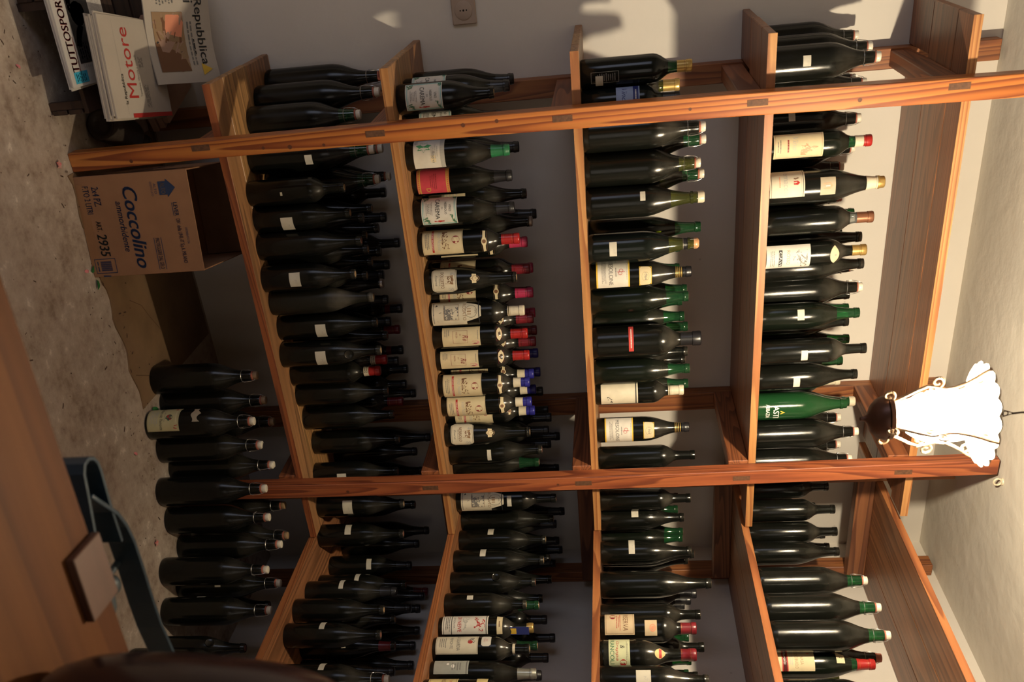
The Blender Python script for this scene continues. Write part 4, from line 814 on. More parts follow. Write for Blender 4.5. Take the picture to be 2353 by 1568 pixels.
 ('B3',-0.4196,-0.987,0.043,0.2823,'B','darkredgold','','peel',[-3.8388,-1.8883,0.0146,0.1015],[-3.1507,-1.5689,0.1315,0.167],[],None,0),
 ('B3',-0.25,-0.8323,0.0375,0.2738,'B','none','green','',None,None,[],None,0),
 ('B3',-0.419,-1.1014,0.046,0.2738,'K','darkredgold','','grappa',[-3.8634,-1.5219,0.0256,0.0856],[-3.0432,-1.8805,0.1557,0.1862],[],None,0),
 ('B3',-0.3007,-0.9373,0.0375,0.3118,'B','none','','',None,None,[],None,0),
 ('B3',-0.2109,-0.8978,0.0375,0.2769,'B','none','green','',None,None,[],None,0),
 ('B3',-0.4104,-1.1974,0.044,0.3008,'G','none','','',None,None,[[-3.0598,-2.1907,0.1005,0.141]],None,0),
 ('B3',-0.2792,-1.0437,0.0375,0.2851,'B','none','','',None,None,[],None,0),
 ('B3',-0.1363,-0.8813,0.0375,0.2708,'B','none','green','',None,None,[],None,0),
 ('A4',-1.8519,-0.3033,0.0475,0.3127,'S','white','','',None,None,[[-2.1127,-1.5311,0.1007,0.1212]],None,0),
 ('A4',-1.8632,-0.206,0.0475,0.3118,'S','white','','',None,None,[],None,0),
 ('A4',-1.8748,-0.0666,0.0475,0.3035,'S','white','','',None,None,[],None,0),
 ('A4',-1.767,-0.2007,0.0475,0.3067,'S','white','','',None,None,[],None,0),
 ('A4',-1.7621,-0.0983,0.0475,0.2985,'S','white','','',None,None,[],None,0),
 ('A4',-1.6707,-0.1986,0.0475,0.3013,'S','white','','',None,None,[[-2.3761,-1.8942,0.0901,0.1083]],None,0),
 ('A4',-1.6497,-0.3807,0.0375,0.2911,'B','redcream','green','redhorse',[-2.7606,-0.8132,0.0252,0.1577],None,[],None,0),
 ('A4',-1.5733,-0.1411,0.0475,0.3062,'S','white','','',None,None,[],None,0),
 ('A4',-1.555,-0.4601,0.044,0.3165,'C','goldcream','','vernaccia',[-3.4044,-1.2725,0.0069,0.0995],[-2.4407,-1.2278,0.1407,0.1807],[],None,0),
 ('A4',-1.4949,-0.0515,0.0475,0.2985,'S','white','','',None,None,[],None,0),
 ('A4',-1.4785,-0.158,0.0475,0.3124,'S','white','','',None,None,[],None,0),
 ('A4',-1.4955,-0.2559,0.0475,0.3149,'S','white','','',None,None,[],None,0),
 ('A4',-1.3987,-0.0515,0.0475,0.3007,'S','dark','','',None,None,[],None,0),
 ('A4',-1.4065,-0.2485,0.0405,0.2952,'G','none','green','',None,None,[],None,0),
 ('A4',-1.452,-0.4357,0.0375,0.3035,'B','copper','clear','',None,None,[],None,0),
 ('A4',-1.3133,-0.1381,0.0375,0.2897,'B','none','','',None,None,[],None,0),
 ('A4',-1.3581,-0.3242,0.0405,0.3057,'G','none','','',None,None,[],None,0),
 ('A4',-1.3536,-0.4263,0.0375,0.2965,'B','gold','','chianti',[-2.6449,-0.3544,0.0135,0.1362],[-2.4127,-0.8202,0.1904,0.2169],[],None,0),
 ('A4',-1.2933,-0.3748,0.0405,0.3067,'G','none','','',None,None,[],None,0),
 ('A4',-1.2246,-0.2126,0.0475,0.3219,'S','white','','',None,None,[],None,0),
 ('A4',-1.209,-0.3453,0.0475,0.3186,'S','white','','',None,None,[],None,0),
 ('A4',-1.158,-0.272,0.0405,0.3,'G','none','','',None,None,[],None,0),
 ('A4',-1.0917,-0.2235,0.0405,0.3134,'G','none','green','',None,None,[],None,0),
 ('A4',-1.1562,-0.4173,0.0405,0.2988,'G','none','green','',None,None,[[-2.4054,-1.626,0.1136,0.1337]],None,0),
 ('A4',-1.0817,-0.3057,0.0405,0.2974,'G','none','','',None,None,[],None,0),
 ('A4',-1.0064,-0.2722,0.0405,0.3125,'G','none','green','',None,None,[],None,0),
 ('A4',-1.0684,-0.4814,0.0375,0.3132,'B','none','','',None,None,[[-2.0325,-1.1869,0.1202,0.1391]],None,0),
 ('A4',-0.9251,-0.2593,0.0405,0.3021,'G','none','green','',None,None,[],None,0),
 ('A4',-0.9651,-0.4434,0.0405,0.305,'G','none','','',None,None,[[-1.9188,-1.1504,0.1099,0.1294]],None,0),
 ('A4',-0.8456,-0.2431,0.0375,0.3039,'B','cream','','',None,None,[],None,0),
 ('A4',-0.8378,-0.3945,0.044,0.2959,'C','none','allgreen','asti',[-2.4476,-0.6798,0.0329,0.0935],None,[],None,0),
 ('A4',-0.8012,-0.313,0.044,0.3229,'C','whiteplug','green','',None,None,[],None,0),
 ('A4',-0.6875,-0.2116,0.0475,0.3283,'S','white','','',None,None,[],None,0),
 ('A4',-0.7484,-0.4197,0.0475,0.3352,'S','white','','',None,None,[],None,0),
 ('A4',-0.5918,-0.2324,0.0475,0.3311,'S','white','','',None,None,[],None,0),
 ('A4',-0.504,-0.1356,0.0375,0.2963,'B','red','','',None,None,[],None,0),
 ('A4',-0.628,-0.3889,0.0475,0.3326,'S','white','','',None,None,[],None,0),
 ('A4',-0.4851,-0.3325,0.0375,0.2794,'B','none','','',None,None,[],None,0),
 ('A4',-0.4422,-0.4099,0.0375,0.3,'B','none','','',None,None,[],None,0),
 ('A4',-0.2895,-0.1634,0.0375,0.2908,'B','cork','','',None,None,[],None,0),
 ('B4',-0.3863,-0.462,0.0375,0.302,'B','none','','',None,None,[],None,0),
 ('B4',-0.2426,-0.2767,0.0405,0.3078,'G','none','','',None,None,[],None,0),
 ('B4',-0.3564,-0.5355,0.0405,0.2961,'G','none','','',None,None,[],None,0),
 ('B4',-0.2459,-0.359,0.0405,0.3074,'G','none','','',None,None,[],None,0),
 ('B4',-0.3942,-0.7417,0.0475,0.3372,'S','white','green','',None,None,[],None,0),
 ('B4',-0.4132,-0.8956,0.0475,0.3399,'S','white','green','',None,None,[],None,0),
 ('B4',-0.4144,-1.0214,0.0475,0.3367,'S','white','green','',None,None,[],None,0),
 ('B4',-0.3297,-1.0499,0.0405,0.295,'G','red','green','vasa',[-3.8718,-1.8794,0.0159,0.1218],[-3.5028,-2.4508,0.1839,0.208],[],None,0),
 ('B4',-0.2786,-0.9669,0.0475,0.3396,'S','dark','','',None,None,[],None,0),
 ('B4',-0.0445,-0.8061,0.0405,0.2682,'G','none','olive','',None,None,[],None,0),
 ('B4',-0.3259,-1.1722,0.0475,0.3266,'S','white','green','',None,None,[],None,0),
]

def bay_of(r):
    sh, x = r[0], r[1]
    if sh == 'F': return 'f'
    if sh[0] == 'B': return 'b'
    return '0' if x < -1.84 else ('1' if x < -.70 else '2')
def row_of(r):
    sh, x, y = r[:3]; ty = r[5]
    d = (-y if sh[0] == 'A' else -x)
    if sh == 'F': return 'front' if (x < -.5 and y < -.53) or (x >= -.53 and y < -.6 and x < -.35 and r[9+0] is not None or y < -.78) else 'back'
    return 'front' if d > .40 else ('middle' if d > .26 else 'rear')
BAYN = {'0': 'beyond end post', '1': 'from end post', '2': 'past corner post', 'b': 'on side rack', 'f': 'from carton'}
counts = {}
order = sorted(range(len(BOTTLES)), key=lambda i: math.atan2(BOTTLES[i][1]-CAM.x, BOTTLES[i][2]-CAM.y))
names = {}
for i in order:
    r = BOTTLES[i]; k = (r[0] if r[0] == 'F' else r[0][1], bay_of(r), row_of(r)); counts[k] = counts.get(k, 0)+1; n = counts[k]
    look = LOOK.get(r[8])
    shn = SHN[k[0]]
    if look:
        lab = '%s, %s row, %s' % (look, k[2], shn)
        lab += ', '+ORD[n]+{'0': ' beyond end post', '1': ' from end post', '2': ' past corner post', 'b': ' on side rack', 'f': ' from carton'}[k[1]]
        if len(lab.replace('-', ' ').split()) > 16: lab = lab.replace(' up,', ',')
    else:
        a = ('swing-top bottle' if r[5] == 'S' else CAPN.get(r[6], 'plain')+(' green-necked' if r[7] in ('green',) else '')+' bottle')
        if r[11]: a = 'white-tagged '+a
        lab = '%s, %s row, %s, %s %s' % (a, k[2], shn, ORD[n], BAYN[k[1]])
    names[i] = lab
for i, r in enumerate(BOTTLES):
    sh, x, y, R, H, ty, cap, neck, lab, LBX, CBX, TAGS, SEAL, fl = r
    z = SHELF[sh]
    if sh == 'F' and x < -1.0: z = .0035
    if sh[0] == 'A' and x > XE: z = ZB[int(sh[1])-1]
    rz = random.Random(i*7+3).uniform(-.9, .9)+(math.atan2(CAM.y-y, CAM.x-x)+math.pi/2 if ty == 'S' else 0)
    t = thing('wine_bottle', names[i], 'bottle', (x, y, z), rz, {'F': 'swing-top bottles standing on the floor', '1': 'bottles on the lowest shelf', '2': 'bottles on the second shelf', '3': 'bottles on the third shelf', '4': 'bottles on the fourth shelf'}[sh if sh == 'F' else sh[1]])
    R0, H0 = NOM[ty]; sr, shh = R/R0, H/H0; t.scale = (sr, sr, shh)
    kind = 'dark'
    if fl & 1: kind = 'darkdusty'
    elif fl & 2: kind = 'darkclean'
    elif sh[-1] in '34' and ty != 'S': kind = 'darkgreen' if neck == 'green' else 'dark'
    obj('glass', glass_mesh(ty, kind, neck), t)
    caps(t, ty, cap)
    if SEAL:
        a = (SEAL[0]+SEAL[1])/2-rz; zc = (SEAL[2]+SEAL[3])/2/shh; zc = min(max(zc, .165), .21); sl = slope(ty, zc)
        g = G(); g.lathe([(.0150, -.002), (.0150, .0008), (.0140, .0016), (.0128, .0010), (.0125, .0008), (.0005, .0010)], 24, cap0=True, cap1=False)
        o = obj('glass_seal', g.mesh('glass_seal', M['dark'], True, 60), t, ((rad(ty, zc)+.0002)*math.cos(a), (rad(ty, zc)+.0002)*math.sin(a), zc))
        o.rotation_euler = Vector((math.cos(a)*math.cos(sl), math.sin(a)*math.cos(sl), math.sin(sl))).to_track_quat('Z', 'Y').to_euler()
    if lab and LBX:
        paper, ops = DES[lab](); a0, a1, z0, z1 = LBX; z0 /= shh; z1 /= shh
        cen = (a0+a1)/2; wd = min(a1-a0, 2.45)
        if lab in ('dolcetto', 'nebbiolo'): wd = min(wd, 2.0)
        if lab == 'redstrip': wd = 1.7
        if lab == 'rosatoside': cen = a0+.15; wd = 2.2
        if lab == 'bluewhite': wd = 1.9
        a0, a1 = cen-wd/2-rz, cen+wd/2-rz; W = (a1-a0)*R0; Hh = z1-z0
        base = t
        if paper:
            base = patch('label', ty, a0, a1, z0, z1, .0007, M['paper'][paper], t, arch if lab in ('rosato', 'rosato2') else rounded if lab in ('dolcetto', 'nebbiolo') else None)
        print_on(base, ops, W, Hh, wrap_fn(ty, a0, z0, .0009 if paper else .0005), 'print')
        if CBX and lab in COLLAR:
            paper, ops = COLLAR[lab]; a0, a1, z0, z1 = CBX; z0 /= shh; z1 /= shh; cen = (a0+a1)/2; wd = min(a1-a0, 1.9); 
            if lab in ('dolcetto', 'nebbiolo'): wd = .85; z0, z1 = z0+.004, z1-.004
            if lab in ('vernaccia', 'guardia', 'peel', 'barbera'): wd = min(wd, 1.1)
            a0, a1 = cen-wd/2-rz, cen+wd/2-rz
            if lab in ('dolcetto', 'nebbiolo'): z0 = (z0+z1)/2-.014; z1 = z0+.030
            c = patch('collar_label', ty, a0, a1, z0, z1, .0008, M['paper'][paper], t, torn if lab == 'barbera' else crescent if lab in ('re', 'chianti', 'grappa') else rounded if lab in ('mesolone', 'guardia') else ribbon if lab in ('dolcetto', 'nebbiolo', 'yellow') else None)
            if ops: print_on(c, ops, (a1-a0)*R0, z1-z0, wrap_fn(ty, a0, z0, .0011), 'print')
    for T_ in TAGS:
        a0, a1, z0, z1 = T_; a0 -= rz; a1 -= rz; z0 /= shh; z1 /= shh
        if a1-a0 > 1.6: c = (a0+a1)/2; a0, a1 = c-.8, c+.8
        c = patch('paper_tag', ty, a0, a1, z0, z1, .0007, M['paper']['tag'], t)
        if z1-z0 > .012 and a1-a0 > .3: print_on(c, [('s', .2, .2, .8, .8, 7, 'lgrey')], (a1-a0)*R0, z1-z0, wrap_fn(ty, a0, z0, .0009), 'handwriting')

for o in bpy.data.objects:
    if 'category' in o.keys() and len(o['label'].split()) > 15: print('LONG', len(o['label'].split()), o['label'])

# ------------------------------------------------------------------ lantern
def lantern():
    t = thing('hanging_lantern', 'glowing wrought-iron lantern with scroll arms hanging from the ceiling', 'lantern', (LANT.x, LANT.y, 0), math.radians(4))
    m, n, l, b = NM('lit_lantern_glass'); out = n['Material Output']; n.remove(b)
    tr = n.new('ShaderNodeBsdfTransparent'); tr.inputs[0].default_value = (1, .97, .92, 1)
    tl = n.new('ShaderNodeBsdfTranslucent'); tl.inputs[0].default_value = (1, .95, .85, 1)
    a = n.new('ShaderNodeMixShader'); a.inputs[0].default_value = .30; l.new(tr.outputs[0], a.inputs[1]); l.new(tl.outputs[0], a.inputs[2])
    em = n.new('ShaderNodeEmission'); em.inputs[0].default_value = (1, .90, .72, 1); em.inputs[1].default_value = 4.5
    ad = n.new('ShaderNodeAddShader'); l.new(a.outputs[0], ad.inputs[0]); l.new(em.outputs[0], ad.inputs[1]); l.new(ad.outputs[0], out.inputs[0])
    iron = plain('lantern_bronze', rgb(.10, .045, .03), .38, .55, noise=.3); ironl = plain('lantern_scroll_iron', rgb(.30, .20, .12), .45, .35)
    mb, nb, lb, bb = NM('bulb_light'); setp(bb, Base_Color=(1, .9, .7, 1), Emission_Color=(1, .86, .62, 1), Emission_Strength=60.0)
    # bulb is a clear-glass lamp: bright filament globe, its light comes from the point lamp at its centre
    bulb = obj('light_bulb', G().tube([(-.006, 0, LANT.z+.034), (-.008, 0, LANT.z+.048), (0, .004, LANT.z+.056), (.008, 0, LANT.z+.048), (.006, 0, LANT.z+.034)], .0035, 8).mesh('light_bulb', mb, True), t)
    obj('lamp_holder', G().lathe([(.008, LANT.z+.060), (.015, LANT.z+.062), (.016, LANT.z+.085), (.010, LANT.z+.100)], 20).mesh('lamp_holder', iron, True), t)
    z = LANT.z-2.235
    obj('bottom_cap', G().lathe([(.001, 2.066+z), (.005, 2.068+z), (.006, 2.076+z), (.010, 2.082+z), (.030, 2.090+z), (.043, 2.102+z), (.048, 2.114+z), (.049, 2.119+z), (.040, 2.121+z)], 36).mesh('bottom_cap', iron, True), t)
    obj('rim_ring', G().lathe([(.040, 2.1215+z), (.047, 2.123+z), (.047, 2.132+z), (.041, 2.139+z), (.030, 2.144+z)], 36).mesh('rim_ring', iron, True), t)
    obj('glass_shade', G().lathe([(.026, 2.144+z), (.028, 2.158+z), (.037, 2.168+z), (.048, 2.185+z), (.055, 2.21+z), (.057, 2.24+z), (.055, 2.27+z), (.051, 2.292+z)], 40, cap0=False, cap1=False).mesh('glass_shade', m, True), t)
    g = G(); n_ = 72; prof = [(.050, 2.300), (.070, 2.306), (.090, 2.316), (.104, 2.322), (.111, 2.318)]
    vs = []; fs = []
    for lay in (0, .0022):
        for k, (r, zz) in enumerate(prof):
            for i in range(n_):
                th = 2*math.pi*i/n_; s = abs(math.sin(th*9)); rr = r+(.007*s-.004)*(k/4.0)**2; vs.append((rr*math.cos(th), rr*math.sin(th), zz+z+lay-.004*(k/4)*(1-s)))
    for lay in (0, 1):
        o_ = lay*5*n_
        for k in range(4):
            for i in range(n_): j = (i+1) % n_; q = (o_+k*n_+i, o_+k*n_+j, o_+(k+1)*n_+j, o_+(k+1)*n_+i); fs.append(q if lay else tuple(reversed(q)))
    for i in range(n_): j = (i+1) % n_; fs.append((4*n_+i, 4*n_+j, 9*n_+j, 9*n_+i)); fs.append((j, i, 5*n_+i, 5*n_+j))
    g.add(vs, fs); crm = plain('white_enamel_crown', rgb(.60, .52, .42), .4)
    crown = obj('petal_crown', g.mesh('petal_crown', crm, True), t)
    obj('crown_top', G().lathe([(.052, 2.302+z), (.046, 2.316+z), (.030, 2.330+z), (.014, 2.340+z), (.006, 2.352+z), (.004, 2.362+z)], 30).mesh('crown_top', iron, True), t)
    def arc(cx, cz, r0, r1, a0, a1, n=14): return [(cx+(r0+(r1-r0)*i/n)*math.cos(a0+(a1-a0)*i/n), cz+(r0+(r1-r0)*i/n)*math.sin(a0+(a1-a0)*i/n)) for i in range(n+1)]
    for k in range(4):
        th = k*math.pi/2
        def P3(q): return [(a*math.cos(th), a*math.sin(th), b+z) for a, b in q]
        g = G()
        g.tube(P3(list(reversed(arc(.056, 2.121, .0145, .005, math.radians(215), math.radians(-235), 20)))+[(.040, 2.121), (.046, 2.140), (.056, 2.158), (.068, 2.178), (.076, 2.196), (.075, 2.214), (.069, 2.232), (.070, 2.252), (.079, 2.272), (.092, 2.292), (.103, 2.305), (.112, 2.320)]), .0034, 7)
        g.tube(P3(arc(.086, 2.216, .0145, .004, math.radians(190), math.radians(-230), 20)), .0030, 7)
        g.tube(P3(arc(.061, 2.198, .0110, .004, math.radians(20), math.radians(380), 16)), .0028, 7)
        g.tube(P3(arc(.086, 2.298, .0120, .004, math.radians(-10), math.radians(330), 16)), .0028, 7)
        obj('scroll_arm', g.mesh('scroll_arm', ironl, True), t)
    g = G(); g.tube([(.006*math.cos(a), 0, 2.366+z+.006*math.sin(a)) for a in [2*math.pi*i/14 for i in range(14)]], .0012, 5, True)
    for s in (-1, 1): g.tube([(s*.012, 0, 2.352+z), (s*.006, 0, 2.368+z), (0, 0, 2.384+z)], .0010, 5)
    obj('hanging_ring', g.mesh('hanging_ring', iron, True), t)
    obj('cable', G().tube([(.0009*math.cos(i*1.3), .0009*math.sin(i*1.3), 2.380+z+i*.0105) for i in range(27)], .0022, 6).mesh('cable', plain('twisted_cable', rgb(.10, .07, .05), .7), True), t)
    obj('ceiling_rose', G().lathe([(.004, ZC-.022), (.022, ZC-.014), (.028, ZC-.0005)], 24).mesh('ceiling_rose', iron, True), t)
lantern()

# ------------------------------------------------------------------ carton
def carton():
    o0 = Vector((-1.7650, -.5990, 0)); ang = math.atan2(-.050, .276); W, Dp, Hh, th = .2800, .350, .3380, .0035
    t = thing('cardboard_carton', 'brown open-topped cardboard carton with blue print on the floor under the rack', 'carton', o0, ang)
    cb = plain('corrugated_cardboard', rgb(.33, .165, .080), .8, noise=.25, nscale=14); ci = plain('cardboard_inside', rgb(.24, .125, .065), .85, noise=.3, nscale=14)
    def panel(name, a, b, mat=cb): return obj(name, G().box(a, b, .0008).mesh(name, mat), t)
    panel('front_panel', (0, 0, .001), (W, th, Hh)); panel('back_panel', (0, Dp-th, .001), (W, Dp, Hh-.004))
    panel('side_panel', (0, th, .001), (th, Dp-th, Hh-.002)); panel('side_panel', (W-th, th, .001), (W, Dp-th, Hh-.002)); panel('bottom_panel', (th, th, .001), (W-th, Dp-th, .006), ci)
    # flaps folded inwards
    for nm, a, b, rot in (('flap', (0, 0, -.110), (W-.012, .003, 0), None),):
        f = obj('flap', G().box((.006, 0, -.115), (W-.006, .003, 0)).mesh('flap', ci), t, (0, th+.001, Hh-.004), (math.radians(9), 0, 0))
        f = obj('flap', G().box((.006, -.003, -.115), (W-.006, 0, 0)).mesh('flap', ci), t, (0, Dp-th-.001, Hh-.006), (math.radians(-9), 0, 0))
    # torn lower corner, packing tape
    tp = plain('packing_tape', rgb(.30, .15, .07), .3)
    obj('tape', G().box((.02, -.0006, .0015), (W-.02, -.0001, .030)).mesh('tape', tp), t)
    def F(a, b): return (a, -.0008, b)
    def Lf(a, b): return (-.0008, Dp-a, b)
    big = ('t', 'Coccolino', .53, .415, .125, 'blue', .28, .028, .80)
    ops = [big, ('t', 'ammorbidente', .51, .335, .058, 'blue', .25, .012, .50), ('t', '2x4 PZ.', .20, .150, .062, 'blue', .1, .018, .19), ('t', 'F.TO 2 LITRI', .23, .070, .055, 'blue', 0, .012, .27),
           ('t', 'ART.', .49, .125, .045, 'black', 0, .018, .10), ('t', '2935', .68, .110, .088, 'black', .12, .035, .22), ('p', [(.10,.735),(.10,.805),(.075,.805),(.165,.88),(.255,.805),(.23,.805),(.23,.735)], 'blue'), ('t', 'ALTO', .165, .752, .040, 'tan', 0, .03, .11),
           ('t', 'ALTO', .165, .695, .022, 'blue', 0, 0, .10), ('t', 'QUESTO LATO', .165, .665, .018, 'blue', 0, 0, .14), ('t', 'LEVER', .375, .835, .036, 'blue', 0, .02, .13), ('r', .31, .822, .44, .827, 'blue'), ('t', 'DIV. della UNIL-IT S.p.A. MILANO', .69, .835, .036, 'blue', 0, .01, .44),
           ('t', 'DISTRIBUITO DA', .64, .90, .020, 'blue', 0, 0, .16), ('t', 'PROTEGGERE DAL GELO', .80, .620, .036, 'blue', 0, .008, .31), ('r', .64, .606, .96, .611, 'blue'), ('r', .64, .668, .96, .673, 'blue'),
           ('f', .815, .035, .965, .225, .0018, 'blue'), ('p', [(.985,.09),(1,.09),(1,.16),(.99,.155)], 'blue')]
    for k in range(15):
        u = .84+k*.0068; ops.append(('r', u, .085, u+(.0045 if k % 3 else .0025), .185, 'blue'))
    ops.append(('l', .84, .945, .05, .075, 1, 'blue'))
    print_on(t, ops, W, Hh, F, 'print')
    side = [('t', 'Coccolino', .50, .425, .125, 'blue', .28, .028, .70), ('t', 'ammorbidente', .5, .34, .055, 'blue', .25, .012, .45), ('f', .84, .035, .95, .2, .0018, 'blue'), ('t', 'PROTEGGERE DAL GELO', .73, .615, .034, 'blue', 0, .008, .28), ('r', .58, .6, .88, .605, 'blue'), ('r', .58, .66, .88, .665, 'blue'),
            ('t', 'UNIL-IT S.p.A. MILANO', .66, .83, .034, 'blue', 0, .01, .34), ('p', [(.80,.735),(.80,.805),(.78,.805),(.85,.87),(.92,.805),(.90,.805),(.90,.735)], 'blue')]
    print_on(t, side, Dp, Hh, Lf, 'print')
carton()

# flattened card under the rack with its curled edge
sh = thing('cardboard_sheet', 'creased flat cardboard sheet lying on the floor under the rack', 'cardboard', (0, 0, 0))
g = G(); rr = random.Random(3); n = 26; vs = []; fs = []
for i in range(n+1):
    x = -1.775+.735*i/n; yf = -.618+.010*math.sin(i*1.1)+rr.uniform(-.003, .003)
    for y, k in ((yf, 0), (yf+.006, 1), (-.02, 1)): vs.append((x, y, .0004)); vs.append((x, y, .0030+(.0015*abs(math.sin(i*.9)) if k == 0 else 0)))
for i in range(n):
    a, b = i*6, (i+1)*6
    fs += [(a+1, b+1, b+3, a+3), (a+3, b+3, b+5, a+5), (a, a+1, a+0+1, a)][:2]+[(a, b, b+1, a+1), (a+4, a+5, b+5, b+4), (a, a+2, b+2, b), (a+2, a+4, b+4, b+2)]
fs += [(0, 1, 3, 2), (2, 3, 5, 4), (6*n, 6*n+2, 6*n+3, 6*n+1), (6*n+2, 6*n+4, 6*n+5, 6*n+3)]
g.add(vs, fs); obj('sheet', recalc(g.mesh('sheet', plain('worn_cardboard', rgb(.27, .165, .085), .8, noise=.55, nscale=7))), sh)
for (pts) in ([(-1.36, -.50), (-1.32, -.44), (-1.27, -.41), (-1.20, -.36)], [(-1.15, -.60), (-1.10, -.50), (-1.08, -.40)]):
    obj('crease', G().tube([(x, y, .0030) for x, y in pts], .0011, 4).mesh('crease', plain('crease_dark', rgb(.12, .065, .03), .9)), sh)

# ------------------------------------------------------------------ papers, tiles and things at the open end
paperm = plain('newsprint', rgb(.50, .44, .37), .8, noise=.15, nscale=9); paperw = plain('fresh_newsprint', rgb(.60, .57, .53), .75, noise=.1, nscale=9)
def leafstack(t, W, D, n, th, mat, jit, seed, bow=0.0):
    """n folded sheets: each a thin slab with slightly different edges"""
    r = random.Random(seed)
    for k in range(n):
        dx, dy, da = (r.uniform(-jit, jit) if k < n-1 else 0), (r.uniform(-jit, jit) if k < n-1 else 0), (r.uniform(-.02, .02) if k < n-1 else 0)
        g = G(); z0 = k*th; m_ = 8; vs = []; fs = []
        for i in range(m_+1):
            u = i/m_; zz = bow*math.sin(u*math.pi)*(k+1)/n
            for v in (0, 1): vs += [(-W/2+W*u, -D/2+D*v, z0+zz), (-W/2+W*u, -D/2+D*v, z0+th*.82+zz)]
        for i in range(m_):
            a, b = 4*i, 4*i+4; fs += [(a+1, b+1, b+3, a+3), (a, a+2, b+2, b), (a, b, b+1, a+1), (a+2, a+3, b+3, b+2)]
        fs += [(0, 1, 3, 2), (4*m_, 4*m_+2, 4*m_+3, 4*m_+1)]
        g.add(vs, fs); obj('folded_sheet', recalc(g.mesh('folded_sheet', mat)), t, (dx, dy, 0), (0, 0, da))
    return n*th-th*.18
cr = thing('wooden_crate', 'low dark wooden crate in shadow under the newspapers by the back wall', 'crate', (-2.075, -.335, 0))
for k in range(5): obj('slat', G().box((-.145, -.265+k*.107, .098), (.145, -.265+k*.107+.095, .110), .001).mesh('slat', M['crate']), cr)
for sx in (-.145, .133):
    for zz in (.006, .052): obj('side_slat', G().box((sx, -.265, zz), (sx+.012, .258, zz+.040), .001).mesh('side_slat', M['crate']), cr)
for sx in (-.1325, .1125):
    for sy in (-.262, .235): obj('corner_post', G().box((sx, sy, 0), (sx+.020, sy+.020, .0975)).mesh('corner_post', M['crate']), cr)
tile_m = plain('terracotta_tile', rgb(.36, .21, .14), .8, noise=.35, nscale=25)
for k in range(3):
    t = thing('floor_tile', ['reddish square floor tile at the bottom of the stack of three', 'reddish square floor tile in the middle of the stack of three', 'reddish square floor tile on top of the stack, under the folded newspaper'][k], 'tile', (-1.962-.006*k, -.190+.010*k, .1105+.0205*k), math.radians(24-4*k+(3 if k == 1 else 0)), 'floor tiles stacked under the newspapers')
    obj('tile_body', G().box((-.12, -.12, 0), (.12, .12, .020), .0025).mesh('tile_body', tile_m), t)
# sports paper, lowest and leftmost
t = thing('newspaper', 'newspaper with dark red masthead, blue box and black photo, sticking out lowest on the left', 'newspaper', (-2.115, -.530, .1105), math.radians(-3), 'newspapers at the open end')
Wn, Dn = .235, .270; h = leafstack(t, Wn, Dn, 4, .0042, paperw, .006, 5, 0)
def up(W, D, z, bow=0.0):            # text read from the wall side: turned by 180 degrees
    return lambda a, b: (W/2-a, D/2-b, z+.0005+bow*math.sin(max(0, min(1, 1-a/W))*math.pi))
f = up(Wn, Dn, h, 0)
print_on(t, [('t', 'TUTTOSPORT', .55, .80, .13, 'dred', .12, .03, .80), ('r', .12, .775, .50, .785, 'dred'), ('r', .03, .66, .15, .93, 'lblue'), ('l', .04, .14, .70, .90, 6, 'white'), ('r', .22, .30, .97, .74, 'black'), ('l', .17, .21, .35, .70, 9, 'lgrey'),
      ('e', .72, .55, .030, .036, 'skin'), ('e', .74, .47, .020, .018, 'skin'), ('s', .55, .62, .92, .74, 40, 'brown'), ('p', [(.40,.72),(.55,.66),(.62,.58),(.58,.50),(.46,.60),(.38,.62)], 'skin'), ('e', .66, .57, .0045, .0025, 'black'), ('e', .79, .57, .0045, .0025, 'black'), ('e', .73, .46, .006, .0022, 'dred'),
      ('l', .24, .44, .52, .70, 4, 'lime'), ('t', 'TUTTE LE SFIDE', .36, .44, .045, 'lime', 0, .01, .24), ('t', 'NUOVO SPORT', .36, .38, .045, 'lime', 0, .01, .24), ('l', .05, .95, .05, .26, 9, 'lgrey')], Wn, Dn, f)
# motoring supplement on the tiles
t = thing('newspaper', 'folded cream newspaper supplement with big red title and red bottom band, on top', 'newspaper', (-2.012, -.450, .1725), math.radians(-10), 'newspapers at the open end')
Wn, Dn = .255, .350; h = leafstack(t, Wn, Dn, 7, .0050, paperm, .006, 9, 0)
def rot(W, D, z): return lambda a, b: (W/2-a, D/2-b, z+.0006)
f = rot(Wn, Dn, h)
print_on(t, [('t', 'Motore', .55, .565, .17, 'red', 0, 0, .70), ('t', 'la Repubblica', .29, .765, .045, 'black', 0, .012, .30), ('r', .04, .79, .96, .7915, 'grey'), ('t', 'Tendenze, lifestyle e modelli', .42, .49, .035, 'grey', 0, 0, .42), ('l', .08, .35, .36, .44, 4, 'grey'), ('l', .50, .62, .38, .46, 4, 'grey'),
      ('f', .62, .05, .97, .92, .0004, 'lgrey'), ('r', 0, .0, .045, .72, 'red')], Wn, Dn, f)
# daily paper leaning on the wall
t = thing('newspaper', 'newspaper with black masthead, red colour photo and small orange triangle, leaning on the wall', 'newspaper', (-2.115, -.335, .2110), 0, 'newspapers at the open end')
t.rotation_euler = (math.radians(24), 0, math.radians(-9))
Wn, Dn = .33, .250
g = G(); nn = 14; vs = []; fs = []
for i in range(nn+1):
    u = i/nn; zz = .006*math.sin(u*7)
    for v in (0, 1): vs += [(-Wn/2+Wn*u, Dn*v, zz), (-Wn/2+Wn*u, Dn*v, zz+.004)]
for i in range(nn):
    a, b = 4*i, 4*i+4; fs += [(a+1, b+1, b+3, a+3), (a, a+2, b+2, b), (a, b, b+1, a+1), (a+2, a+3, b+3, b+2)]
fs += [(0, 1, 3, 2), (4*nn, 4*nn+2, 4*nn+3, 4*nn+1)]
g.add(vs, fs); obj('folded_sheet', recalc(g.mesh('folded_sheet', paperm)), t)
